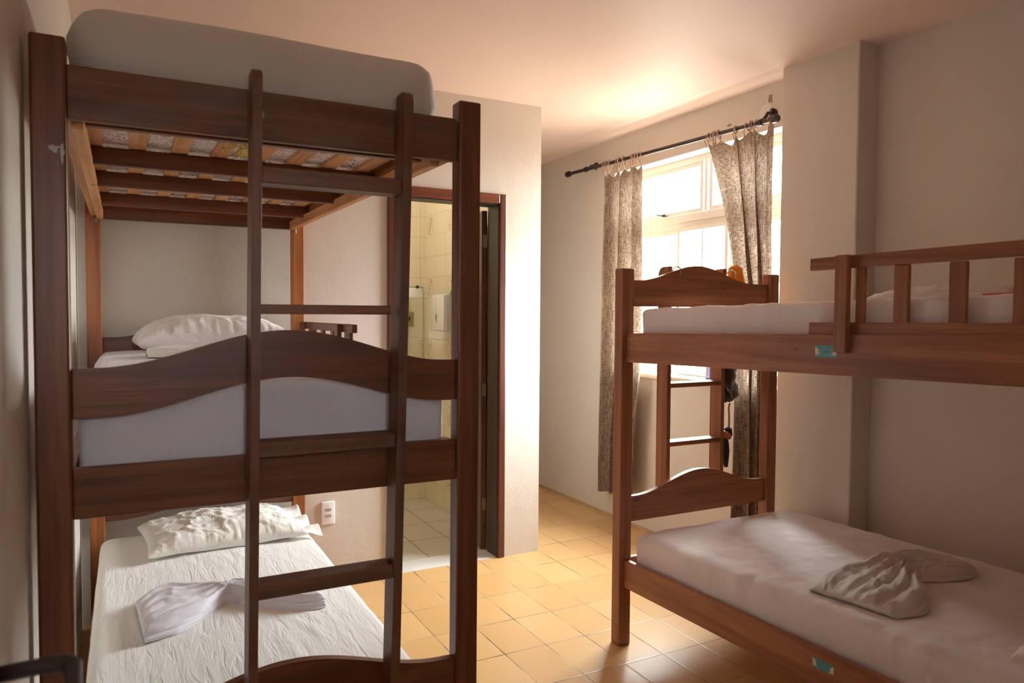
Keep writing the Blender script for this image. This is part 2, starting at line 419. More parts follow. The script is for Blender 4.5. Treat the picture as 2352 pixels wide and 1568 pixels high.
def obj(name, bm, mat, parent=None, smooth=False, base=None):
    bmesh.ops.recalc_face_normals(bm, faces=bm.faces)
    org = wloc(parent) if parent else Vector(base or (0, 0, 0))
    if parent is not None or base: bmesh.ops.translate(bm, verts=bm.verts, vec=-org)
    me = bpy.data.meshes.new(name); bm.to_mesh(me); bm.free()
    if isinstance(mat, (list, tuple)):
        for q in mat: me.materials.append(q)
    else: me.materials.append(mat)
    for p in me.polygons: p.use_smooth = smooth
    o = bpy.data.objects.new(name, me); COL.objects.link(o)
    if parent is not None: o.parent = parent
    elif base: o.location = org
    return o
def part(name, mat, parent, *boxes, bev=0.003, shear=None):
    bm = bmesh.new()
    for b in boxes: box(bm, *b, bev=bev, shear=shear)
    return obj(name, bm, mat, parent)
def struct(name, mat, *boxes):
    bm = bmesh.new()
    for b in boxes: box(bm, *b, bev=0)
    return tag(obj(name, bm, mat), kind='structure')
def smooth_angle(o, deg=40):
    me = o.data
    for p in me.polygons: p.use_smooth = True
    try: me.set_sharp_from_angle(angle=math.radians(deg))
    except Exception: pass

# ---------------------------------------------------------------- the room
H = 2.69; XW = 3.075; XL = -0.19; YF = 3.865
struct('floor', M['floor'], (XL - 0.1, 3.3, -1.0, YF + 0.005, -0.08, 0), (2.15, 3.3, YF + 0.005, 6.8, -0.08, 0))
struct('ceiling', M['ceiling'], (XL - 0.1, 3.3, -1.0, 6.8, H, H + 0.1))
struct('wall_left', M['wall'], (XL - 0.1, XL, -1.0, YF + 0.12, 0, H))
struct('wall_back', M['wall'], (XL, 0.03, -1.1, -0.9, 0, H), (0.27, 3.2, -1.1, -0.9, 0, H), (0.03, 0.27, -1.1, -0.9, 0, 1.60), (0.03, 0.27, -1.1, -0.9, 1.95, H))  # gap left for the added fill window
w2 = tag(bpy.data.objects.new('added_fill_window', None), kind='structure'); COL.objects.link(w2); w2.location = (0.15, -1.0, 1.775)  # unseen opening added behind the camera to brighten the bed ends
part('window_frame', M['winframe'], w2, (0.03, 0.27, -1.02, -0.98, 1.60, 1.61), (0.03, 0.27, -1.02, -0.98, 1.94, 1.95), (0.03, 0.04, -1.02, -0.98, 1.61, 1.94), (0.26, 0.27, -1.02, -0.98, 1.61, 1.94))
part('glass_pane', M['glass'], w2, (0.04, 0.26, -1.002, -0.998, 1.61, 1.94), bev=0)
struct('wall_far', M['wall'], (XL, 1.262, YF, 3.99, 0, H), (1.983, 2.223, YF, 3.99, 0, H), (1.262, 1.983, YF, 3.99, 2.148, H), (2.065, 2.223, 3.99, 6.7, 0, H))
struct('wall_end', M['wall'], (2.0, 3.2, 6.6, 6.75, 0, H))
WY0, WY1, WZ0, WZ1 = 2.74, 4.30, 1.035, 2.447
struct('wall_right', M['wall'], (XW, 3.26, -1.0, WY0, 0, H), (XW, 3.26, WY1, 6.7, 0, H), (XW, 3.26, WY0, WY1, 0, WZ0), (XW, 3.26, WY0, WY1, WZ1, H))
bm = bmesh.new()
def colrand(z, a): return 0.004 * noise.noise(Vector((a, 0, z * 3.0))) + 0.002 * noise.noise(Vector((a, 3, z * 14.0)))
nzs = 60
ring = []
for k in range(nzs + 1):
    z = H * k / nzs
    e1, e2 = colrand(z, 1.0), colrand(z, 7.0)
    ring.append([bm.verts.new(p) for p in ((XW, 2.244, z), (2.944 + e1, 2.244 + e1, z), (2.94 + e1, 2.25 + e1, z), (2.94 + e2, 2.677 + e2, z), (2.944 + e2, 2.683 + e2, z), (XW, 2.683, z))])
for a, b in zip(ring, ring[1:]):
    for i in range(5): bm.faces.new((a[i], a[i + 1], b[i + 1], b[i]))
tag(obj('trim_1', bm, M['wall']), 'plastered pillar standing out from the window wall', kind='structure')
# low skirting line of floor tile and a cream line at the wall foot
struct('baseboard_right', plain('thin_cream_skirting', (0.50, 0.36, 0.20), 0.5), (XW - 0.006, XW, 2.69, 6.6, 0, 0.02))

# bathroom behind the door
struct('wall_bathroom_back', M['tile_x'], (0.5, 2.065, 5.355, 5.45, 0, H))
struct('wall_bathroom_right', M['tile_y'], (2.055, 2.0645, 3.992, 5.355, 0, H))
struct('wall_bathroom_left', M['tile_y'], (0.4, 0.5, 3.992, 5.45, 0, H))
struct('wall_bathroom_front', M['tile_x'], (0.5, 1.262, 3.991, 3.999, 0, H), (1.983, 2.055, 3.991, 3.999, 0, H), (1.262, 1.983, 3.991, 3.999, 2.148, H))
struct('floor_bathroom', M['bath_floor'], (0.5, 2.065, 4.04, 5.45, -0.05, 0.0))
tag(obj('trim_2', (lambda b: (box(b, 1.262, 1.983, 3.868, 4.04, -0.03, 0.004, 0.002), b)[1])(bmesh.new()), M['marble']), kind='structure')
d1 = tag(bpy.data.objects.new('door_1', None), kind='structure'); COL.objects.link(d1); d1.location = (1.62, 3.93, 0)
bm = bmesh.new(); box(bm, 1.942, 1.984, 3.848, 4.02, 0, 2.148, 0.006); box(bm, 1.262, 1.303, 3.848, 4.02, 0, 2.148, 0.006)
obj('door_frame', bm, M['frame_z'], d1)
part('door_head', M['frame_x'], d1, (1.303, 1.942, 3.848, 4.02, 2.091, 2.148), bev=0.006)
part('door_stop', M['jamb'], d1, (1.936, 1.9425, 3.862, 3.985, 0, 2.09), (1.3025, 1.309, 3.862, 3.985, 0, 2.09), (1.309, 1.936, 3.862, 3.985, 2.085, 2.0915), bev=0.001)
bm = bmesh.new(); box(bm, 0, 0.60, -0.017, 0.017, 0.01, 2.07, 0.003)
bmesh.ops.rotate(bm, verts=bm.verts, cent=(0, 0, 0), matrix=Matrix.Rotation(math.radians(80.5), 3, 'Z'))
bmesh.ops.translate(bm, verts=bm.verts, vec=(1.925, 4.025, 0))
leaf = obj('door_leaf', bm, M['doorwood'], d1)
bm = bmesh.new()
for z in (0.25, 0.95, 1.85):
    tube(bm, [(1.934, 4.024, z), (1.934, 4.024, z + 0.075)], 0.007); box(bm, 1.915, 1.938, 4.018, 4.0215, z, z + 0.075, 0.0005)
obj('hinge', bm, M['steel'], d1)

# ---------------------------------------------------------------- window
w1 = tag(bpy.data.objects.new('window_1', None), 'white framed window with overexposed daylight', kind='structure'); COL.objects.link(w1); w1.location = (3.2, 3.52, WZ0)
xf0, xf1 = 3.195, 3.235
part('window_frame', M['winframe'], w1, (xf0 - 0.01, xf1 + 0.01, WY0, WY1, 2.410, WZ1), (xf0 - 0.01, xf1 + 0.01, WY0, WY1, WZ0 + 0.02, 1.085),
     (xf0 - 0.01, xf1 + 0.01, WY0, WY0 + 0.045, 1.085, 2.41), (xf0 - 0.01, xf1 + 0.01, WY1 - 0.045, WY1, 1.085, 2.41), (xf0 - 0.005, xf1, 3.488, 3.512, 2.10, 2.41), bev=0.002)
part('transom', M['winframe'], w1, (xf0 - 0.015, xf1 + 0.01, WY0 + 0.04, WY1 - 0.04, 2.045, 2.095), (xf0, xf1, WY0 + 0.04, WY1 - 0.04, 2.005, 2.045), bev=0.003)
def sash(y0, y1, z0, z1, w=0.028, dx=0.0, bars=()):
    bm = bmesh.new(); a, b = xf0 + dx, xf1 - 0.008 + dx
    box(bm, a, b, y0, y1, z0, z0 + w, 0.002); box(bm, a, b, y0, y1, z1 - w, z1, 0.002)
    box(bm, a, b, y0, y0 + w, z0 + w, z1 - w, 0.002); box(bm, a, b, y1 - w, y1, z0 + w, z1 - w, 0.002)
    for y in bars: box(bm, a + 0.006, b - 0.006, y - 0.007, y + 0.007, z0 + w, z1 - w, 0.001)
    f = obj('sash', bm, M['winframe'], w1)
    bm = bmesh.new(); box(bm, a + 0.014, a + 0.018, y0 + w, y1 - w, z0 + w, z1 - w, 0)
    obj('glass_pane', bm, M['glass'], f)
    return f
sash(3.53, WY1 - 0.045, 2.095, 2.41)
sash(WY0 + 0.045, 3.475, 2.095, 2.41)
sash(3.712, WY1 - 0.045, 1.085, 2.005, 0.030)
sash(WY0 + 0.045, 3.29, 1.085, 2.005, 0.030)
sash(3.285, 3.742, 1.070, 2.012, 0.028, -0.022, bars=(3.512,))
bm = bmesh.new(); box(bm, xf0 - 0.035, xf0 - 0.012, 3.85, 3.885, 2.098, 2.116, 0.003); tube(bm, [(xf0 - 0.03, 3.885, 2.107), (xf0 - 0.04, 3.93, 2.118)], 0.004)
obj('latch', bm, M['dark_hole'], w1)
bm = bmesh.new(); box(bm, 3.045, 3.19, WY0 - 0.02, WY1 + 0.02, 1.027, 1.064, 0.012, 3)
so = obj('window_sill', bm, plain('cream_marble_sill', (0.72, 0.64, 0.52), 0.35), w1); smooth_angle(so)

# ---------------------------------------------------------------- furniture builders
def wave_pts(x0, x1, zb, zt, amp, peak=0.51, half=0.46, wavy_bottom=True, n=48):
    top = []; bot = []
    for i in range(n + 1):
        u = i / n; d = min(1.0, abs(u - peak) / half)
        h = amp * 0.5 * (1 + math.cos(PI * d))
        top.append((x0 + (x1 - x0) * u, zt + h)); bot.append((x0 + (x1 - x0) * u, zb + (h * 0.93 if wavy_bottom else 0)))
    return bot + top[::-1]
def wave_board(name, mat, parent, x0, x1, y0, y1, zb, zt, amp, **k):
    bm = bmesh.new(); prism(bm, wave_pts(x0, x1, zb, zt, amp, **k), y0, y1, 'y', 0.004)
    return obj(name, bm, mat, parent)

# ---- triple bunk bed on the left
tb = thing('triple_bunk_bed', 'dark wooden three-tier bunk bed with a ladder on its end, against the left wall', 'bunk bed', (0.35, 2.85, 0))
FY = 1.872
def post(x0, x1, y0, y1, z1, mat, parent=tb, lean=0.0):
    def sh(c): return (c.x + lean * (c.z / z1), c.y, c.z)
    return part('post', mat, parent, (x0, x1, y0, y1, 0, z1), bev=0.006, shear=sh if lean else None)
post(-0.176, -0.108, FY, FY + 0.06, 2.042, M['dz'])
post(0.812, 0.878, FY, FY + 0.055, 2.036, M['dz'], lean=0.006)
post(-0.152, -0.092, 3.752, 3.81, 2.04, M['oz'])
post(0.737, 0.797, 3.752, 3.81, 2.04, M['oz'])
for (nm, z0, z1, mt) in (('end_rail', 1.869, 1.986, 'wx'), ('end_rail', 0.986, 1.100, 'dx'), ('end_rail', 0.14, 0.255, 'dx')):
    part(nm, M[mt], tb, (-0.108, 0.814, FY + 0.010, FY + 0.034, z0, z1))
wave_board('end_board', M['dx'], tb, -0.108, 0.814, FY + 0.012, FY + 0.036, 1.210, 1.322, 0.084)
wave_board('end_board', M['dx'], tb, -0.108, 0.814, FY + 0.012, FY + 0.036, 0.366, 0.478, 0.082)
for (z0, z1) in ((1.862, 1.98), (0.985, 1.10), (0.14, 0.255)):
    part('end_rail', M['dx'], tb, (-0.092, 0.737, 3.765, 3.79, z0, z1))
wave_board('end_board', M['dx'], tb, -0.092, 0.737, 3.765, 3.79, 1.222, 1.333, 0.084)
wave_board('end_board', M['dx'], tb, -0.092, 0.737, 3.765, 3.79, 0.498, 0.610, 0.05)
def shr(dx):   # rails taper in towards the wall
    return lambda c: (c.x + dx * (c.y - FY) / 1.9, c.y, c.z)
for z0, z1 in ((1.872, 1.99), (0.985, 1.10), (0.14, 0.255)):
    part('side_rail', M['py'] if z0 > 1.8 else M['oy'], tb, (-0.128, -0.103, FY + 0.04, 3.765, z0, z1), shear=shr(-0.004))
    part('side_rail', M['oy'], tb, (0.782, 0.808, FY + 0.04, 3.765, z0, z1), shear=shr(-0.034))
    part('ledger', M['py'], tb, (-0.104, -0.078, FY + 0.06, 3.75, z0 - 0.012, z0 + 0.028), shear=shr(-0.004))
    part('ledger', M['py'], tb, (0.757, 0.783, FY + 0.06, 3.75, z0 - 0.012, z0 + 0.028), shear=shr(-0.034))
# cross beams and slats, three tiers
for zt in (1.872, 0.985, 0.14):
    for i, y in enumerate((2.00, 2.50, 2.93, 3.45)):
        dx = -0.034 * (y - FY) / 1.9
        def sk(c, y=y): return (c.x, c.y + 0.0 , c.z)
        part('cross_beam', M['dx'], tb, (-0.103, 0.782 + dx, y, y + 0.026, zt + 0.012, zt + 0.064), shear=sk)
    for i in range(8):
        x = -0.100 + i * 0.1165
        part('slat', M['py'], tb, (x, x + 0.047, FY + 0.045, 3.755, zt + 0.065, zt + 0.077), bev=0.001, shear=shr(-0.034 * i / 7))
for (x, z) in ((-0.10, 1.86), (0.752, 1.86)):
    bm = bmesh.new(); tube(bm, [(x - 0.01, 3.70, z - 0.004), (x - 0.01, 3.70, z - 0.022)], 0.006)
    obj('bolt', bm, M['steel'], tb)
# guard rail of the middle berth
bm = bmesh.new(); box(bm, 0.79, 0.812, 2.856, 3.745, 1.370, 1.404, 0.004)
gr = obj('guard_rail', bm, M['dy'], tb)
for (y0, y1) in ((2.905, 2.95), (3.172, 3.222), (3.36, 3.406), (3.536, 3.58)):
    part('guard_slat', M['dz'], tb, (0.794, 0.808, y0, y1, 1.10, 1.371))
for (y0, y1) in ((3.01, 3.062), (3.70, 3.745)):
    part('guard_clamp', M['dz'], tb, (0.770, 0.789, y0, y1, 1.00, 1.404), (0.8125, 0.83, y0, y1, 1.00, 1.404))
part('guard_rail', M['dy'], tb, (0.79, 0.812, 2.856, 3.745, 1.10, 1.135))
# ladder
def stile(parent, x0b, x0t, w, y0, y1, zb, zt, mat, rnd=True):
    bm = bmesh.new()
    pts = [(y0, zb), (y1, zb), (y1, zt - 0.006), (y1 - 0.008, zt), (y0 + 0.022, zt), (y0 + 0.008, zt - 0.008), (y0, zt - 0.028)]
    prism(bm, pts, 0, w, 'x', 0.002)
    for v in bm.verts: v.co.x += x0b + (x0t - x0b) * (v.co.z - zb) / (zt - zb)
    return obj('stile', bm, mat, parent)
ldr = obj('ladder', (lambda b: (box(b, 0.268, 0.60, 1.803, 1.866, 1.446, 1.469, 0.003), b)[1])(bmesh.new()), M['wx'], tb)
stile(ldr, 0.240, 0.2675, 0.022, 1.800, 1.872, 0.05, 2.018, M['wz'])
stile(ldr, 0.588, 0.636, 0.024, 1.800, 1.872, 0.05, 2.018, M['wz'])
for (z0, z1, xa, xb) in ((1.753, 1.792, 0.2875, 0.628), (1.106, 1.142, 0.276, 0.612), (0.764, 0.800, 0.272, 0.605), (0.42, 0.456, 0.268, 0.6)):
    part('rung', M['wx'], ldr, (xa - 0.002, xb, 1.803, 1.866, z0, z1))

# ---- two-tier bunk bed on the right
rb = thing('bunk_bed', 'reddish-brown two-tier bunk bed with turquoise stickers, at the window wall', 'bunk bed', (2.35, 1.6, 0))
RZ = lambda c: (c.x, c.y, c.z + 0.023 * (2.56 - c.y))
for (x0, x1) in ((1.888, 1.952), (2.768, 2.828)):
    part('post', M['rz'], rb, (x0, x1, 2.575, 2.632, 0, 1.650), bev=0.006)
    part('post', M['rz'], rb, (x0, x1, 0.56, 0.617, 0, 1.69), bev=0.006)
wave_board('end_board', M['rx'], rb, 1.952, 2.768, 2.592, 2.616, 1.486, 1.600, 0.074, peak=0.46, half=0.42, wavy_bottom=False)
wave_board('end_board', M['rx'], rb, 1.952, 2.768, 2.592, 2.616, 0.540, 0.652, 0.085, peak=0.50, half=0.46, wavy_bottom=False)
wave_board('end_board', M['rx'], rb, 1.952, 2.768, 0.576, 0.600, 1.53, 1.64, 0.074, peak=0.46, half=0.42, wavy_bottom=False)
wave_board('end_board', M['rx'], rb, 1.952, 2.768, 0.576, 0.600, 0.58, 0.69, 0.085, wavy_bottom=False)
for z0, z1 in ((1.245, 1.370), (0.260, 0.381)):
    o = part('side_rail', M['ry'], rb, (1.912, 1.938, 0.617, 2.575, z0, z1), shear=RZ)
    part('side_rail', M['ry'], rb, (2.786, 2.812, 0.617, 2.575, z0, z1), shear=RZ)
    part('end_rail', M['rx'], rb, (1.952, 2.768, 2.594, 2.616, z0, z1))
    part('end_rail', M['rx'], rb, (1.952, 2.768, 0.576, 0.598, z0 + 0.04, z1 + 0.04))
    for x0 in (1.9385, 2.761):
        part('ledger', M['py'], rb, (x0, x0 + 0.0245, 0.63, 2.57, z0 + 0.01, z0 + 0.045), shear=RZ)
    for i in range(12):
        y = 0.68 + i * 0.16
        part('slat', M['px'], rb, (1.9385, 2.785, y, y + 0.07, z0 + 0.0455, z0 + 0.06), bev=0.001, shear=RZ)
# guard rail
for z0, z1 in ((1.580, 1.619), (1.378, 1.417)):
    part('guard_rail', M['ry'], rb, (1.925, 1.947, 0.66, 1.632, z0, z1), shear=lambda c: (c.x, c.y, c.z + 0.010 * (2.56 - c.y) + 0.003))
for y0, y1 in ((1.440, 1.468), (1.302, 1.346), (1.142, 1.188), (0.985, 1.028), (0.80, 0.845)):
    part('guard_slat', M['rz'], rb, (1.929, 1.944, y0, y1, 1.415, 1.595))
part('guard_clamp', M['rz'], rb, (1.889, 1.911, 1.468, 1.512, 1.340, 1.632), bev=0.004)
part('guard_clamp', M['rz'], rb, (1.889, 1.911, 0.75, 0.80, 1.340, 1.632), bev=0.004)
# turquoise stickers with a shell shape at both ends
def sticker(y1, y0, z1, z0, x, tilt=0.023):
    bm = bmesh.new()
    r = 0.007; pts = []
    for (cy_, cz_, a0) in ((y0 + r, z0 + r, PI), (y1 - r, z0 + r, 1.5 * PI), (y1 - r, z1 - r, 0), (y0 + r, z1 - r, 0.5 * PI)):
        for k in range(5):
            a = a0 + k * PI / 8
            pts.append((cy_ + r * math.cos(a), cz_ + r * math.sin(a)))
    prism(bm, pts, x - 0.0007, x, 'x', 0)
    st = obj('sticker', bm, M['teal'], rb)
    cz_ = (z0 + z1) / 2
    for side, ys in ((1, y1 - 0.001), (-1, y0 + 0.001)):
        bm = bmesh.new()
        fan = [(ys, cz_ - 0.008)]
        for k in range(17):
            a = -0.35 + (PI / 2 + 0.35) * k / 16
            rr = 0.0155 * (1 + 0.07 * (k % 2))
            fan.append((ys - side * rr * math.cos(a) * 0.85, cz_ - 0.004 + rr * math.sin(a)))
        fan.append((ys, cz_ + 0.012))
        prism(bm, fan, x - 0.0011, x - 0.0007, 'x', 0)
        obj('shell_print', bm, M['cream'], st)
        bm = bmesh.new()
        prism(bm, [(ys, cz_ - 0.0125), (ys - side * 0.020, cz_ - 0.011), (ys - side * 0.018, cz_ - 0.009), (ys, cz_ - 0.010)], x - 0.0011, x - 0.0007, 'x', 0)
        obj('wave_print', bm, M['cream'], st)
    bm = bmesh.new()
    yy = y1 - 0.031
    for k in range(7):
        tube(bm, [(x - 0.0009, yy - k * 0.0032, cz_ - 0.004), (x - 0.0009, yy - k * 0.0032 - 0.0012, cz_ + (0.002 if k % 3 else -0.0005))], 0.0005, 5)
    obj('lettering', bm, M['tealink'], st)
sticker(1.594, 1.514, 1.359, 1.322, 1.912)
sticker(1.578, 1.498, 0.375, 0.345, 1.912)

# ---- hooked ladder standing beyond the right bunk
hl = thing('bunk_ladder', 'narrow wooden ladder hooked over the headboard of the bunk by the window', 'ladder', (2.34, 2.68, 0))
def stile2(x0, w, y0, y1, zt):
    bm = bmesh.new()
    pts = [(y0, 0.57), (y1, 0.57), (y1, zt - 0.03), (y1 - 0.01, zt - 0.010), (y1 - 0.03, zt), (y0, zt)]
    prism(bm, pts, x0, x0 + w, 'x', 0.002); return obj('stile', bm, M['rz'], hl)
stile2(2.198, 0.022, 2.645, 2.722, 1.672)
stile2(2.528, 0.022, 2.645, 2.722, 1.672)
for z in (1.135, 0.862, 0.63, 1.42):
    part('rung', M['rx'], hl, (2.219, 2.529, 2.648, 2.716, z - 0.022, z))
for x in (2.209, 2.539):
    bm = bmesh.new()
    zt = 1.650 if x < 2.3 else 1.645
    pts = [(x, 2.650, zt - 0.06), (x, 2.640, zt)]
    for k in range(7):
        a = k * PI / 6
        pts.append((x, 2.603 + 0.024 * math.cos(a), zt + 0.004 + 0.014 * math.sin(a)))
    pts.append((x, 2.579, zt - 0.02)); tube(bm, pts, 0.003, 8)
    obj('hook', bm, M['steel'], hl, smooth=True)

# ---------------------------------------------------------------- mattresses
def lin(a, b, h, r):
    n = max(2, int(round((b - a - 2 * r) / h)))
    e = [r * (1 - math.cos(k * PI / 10)) for k in range(5)]
    return [a + x for x in e] + [a + r + (b - a - 2 * r) * k / n for k in range(n + 1)] + [b - x for x in e[::-1]]
def rounded(bm, x0, x1, y0, y1, z0, z1, r, h, disp=None, bottom=True, rt=None):
    rt = rt or r
    xs, ys, zs = lin(x0, x1, h, r), lin(y0, y1, h, r), lin(z0, z1, h, min(rt, (z1 - z0) / 2 - 0.002))
    def P(x, y, z):
        q = Vector((min(max(x, x0 + r), x1 - r), min(max(y, y0 + r), y1 - r), min(max(z, z0 + rt), z1 - rt)))
        d = Vector((x, y, z)) - q
        # superellipse rounding
        s = Vector((d.x / r, d.y / r, d.z / rt))
        l = s.length
        if l < 1e-9: nrm = Vector((0, 0, 1)); p = Vector((x, y, z))
        else:
            m_ = max(abs(s.x), abs(s.y), abs(s.z)); s2 = s * (m_ / l)
            p = q + Vector((s2.x * r, s2.y * r, s2.z * rt)); nrm = s2.normalized()
        if disp: p = p + nrm * disp(p, nrm)
        return p
    cache = {}
    def V(x, y, z):
        k = (round(x, 5), round(y, 5), round(z, 5))
        if k not in cache: cache[k] = bm.verts.new(P(x, y, z))
        return cache[k]
    def grid(A, B, f):
        for i in range(len(A) - 1):
            for j in range(len(B) - 1):
                bm.faces.new((f(A[i], B[j]), f(A[i + 1], B[j]), f(A[i + 1], B[j + 1]), f(A[i], B[j + 1])))
    grid(xs, ys, lambda a, b: V(a, b, z1))
    if bottom: grid(xs, ys, lambda a, b: V(a, b, z0))
    for y in (y0, y1): grid(xs, zs, lambda a, b, y=y: V(a, y, b))
    for x in (x0, x1): grid(ys, zs, lambda a, b, x=x: V(x, a, b))
def fbm(x, y, z, o=3):
    v = 0; a = 1
    for _ in range(o):
        v += a * noise.noise(Vector((x, y, z))); a *= 0.5; x *= 2.1; y *= 2.1; z *= 2.1
    return v
def ridge(v): return max(0.0, 1 - abs(v) * 4.5)
def mattress(label, x0, x1, y0, y1, z0, z1, mat, disp, r=0.035, h=0.02, rt=None, shear=None, group=None):
    t = thing('mattress', label, 'mattress', ((x0 + x1) / 2, (y0 + y1) / 2, z0), group)
    bm = bmesh.new(); box(bm, x0 + 0.035, x1 - 0.035, y0 + 0.035, y1 - 0.035, z0, z1 - 0.06, 0.01)
    if shear:
        for v in bm.verts: v.co = Vector(shear(v.co))
    obj('ticking', bm, M['ticking'], t)
    bm = bmesh.new(); rounded(bm, x0, x1, y0, y1, z0 + 0.002, z1, r, h, disp, bottom=False, rt=rt)
    if shear:
        for v in bm.verts: v.co = Vector(shear(v.co))
    o = obj('fitted_sheet', bm, mat, t, smooth=True)
    return t
def d_top(p, n):
    side = 1 - abs(n.z)
    diag = ridge(noise.noise(Vector((p.x * 7 + (p.z - 2.0) * 11 * (1 if p.x < 0.4 else -1), p.y * 3, 2.0))) * 0.9) * 0.009
    pull = 0.010 * noise.noise(Vector((p.x * 16 - p.z * 6, p.y * 9, p.z * 2))) * side
    sag = 0.012 * noise.noise(Vector((p.x * 2, p.y * 2, 9)))
    return diag * side + pull * 0.6 + sag
def d_mid(p, n): return 0.006 * noise.noise(p * 3) + 0.004 * noise.noise(Vector((p.x * 10, p.y * 10, p.z * 14))) * (1 - abs(n.z)) + 0.010 * max(0, n.z) * math.sin(PI * min(1, max(0, (p.x + .1) / .9)))
def d_low(p, n):
    a = noise.noise(Vector((p.x * 38, p.y * 5.0, 0))) + 0.5 * noise.noise(Vector((p.x * 80, p.y * 9, 4)))
    m_ = 0.55 + 0.9 * max(0, noise.noise(Vector((p.x * 3, p.y * 3, 7))))
    fold = ridge(fbm(p.x * 9 + p.y * 2.5, p.y * 1.6, 3)) * 0.004
    crown = 0.012 * max(0, n.z) * math.sin(PI * min(1, max(0, (p.x + .1) / .86)))
    return 0.0020 * a * m_ + fold * 0.5 * m_ + crown
def d_pink(p, n):
    f1 = ridge(fbm(p.x * 3.2 - p.y * 0.5, p.y * 4.5, 5)) * 0.004
    f2 = 0.003 * noise.noise(Vector((p.x * 6, p.y * 22, 1)))
    edge = 0.006 * noise.noise(Vector((p.x * 20, p.y * 9, p.z * 9))) * (1 - abs(n.z))
    return f1 + f2 + edge
mattress('thick grey-sheeted mattress on the highest tier, near the ceiling', -0.104, 0.786, 1.925, 3.745, 1.950, 2.156, M['sheet_grey'], d_top, r=0.075, rt=0.075)
mattress('mattress under a lilac-white quilted sheet on the middle tier', -0.100, 0.797, 1.922, 3.742, 1.063, 1.272, M['sheet_mid'], d_mid, r=0.028)
mattress('mattress under a crinkled bright white sheet on the lowest tier, left side', -0.112, 0.752, 1.93, 3.74, 0.218, 0.428, M['sheet_low'], d_low, r=0.035, h=0.011)
RS = lambda c: (c.x, c.y, c.z + 0.023 * (2.56 - c.y))
RS2 = lambda c: (c.x + 0.02 * (2.56 - c.y), c.y, c.z + 0.023 * (2.56 - c.y))
mattress('pinkish-white sheeted mattress behind the slatted guard rail, upper berth on the right', 1.965, 2.775, 0.64, 2.545, 1.306, 1.474, M['sheet_pink'], d_pink, r=0.025, rt=0.022, shear=RS)
mattress('pinkish-white sheeted mattress on the lower berth at the right', 1.953, 2.90, 0.64, 2.565, 0.321, 0.500, M['sheet_pink'], d_pink, r=0.05, rt=0.05, h=0.016, shear=RS)

# torn foam hanging between the slats of the top tier
bm = bmesh.new()
for k in range(14):
    x = 0.30 + random.uniform(-.03, .03); y = 2.35 + random.uniform(-.1, .1)
    tube(bm, [(x, y, 1.945), (x + random.uniform(-.01, .01), y, 1.935), (x + random.uniform(-.02, .02), y + random.uniform(-.01, .01), 1.912 + random.uniform(0, .02))], [0.004, 0.003, 0.001], 5)
rounded(bm, 0.315, 0.372, 2.28, 2.50, 1.944, 1.966, 0.01, 0.012, lambda p, n: 0.004 * noise.noise(p * 60))
tag(obj('foam_tuft', bm, M['foam'], base=(0.33, 2.38, 1.95)), 'torn yellow foam poking down between the slats of the top tier', 'foam')

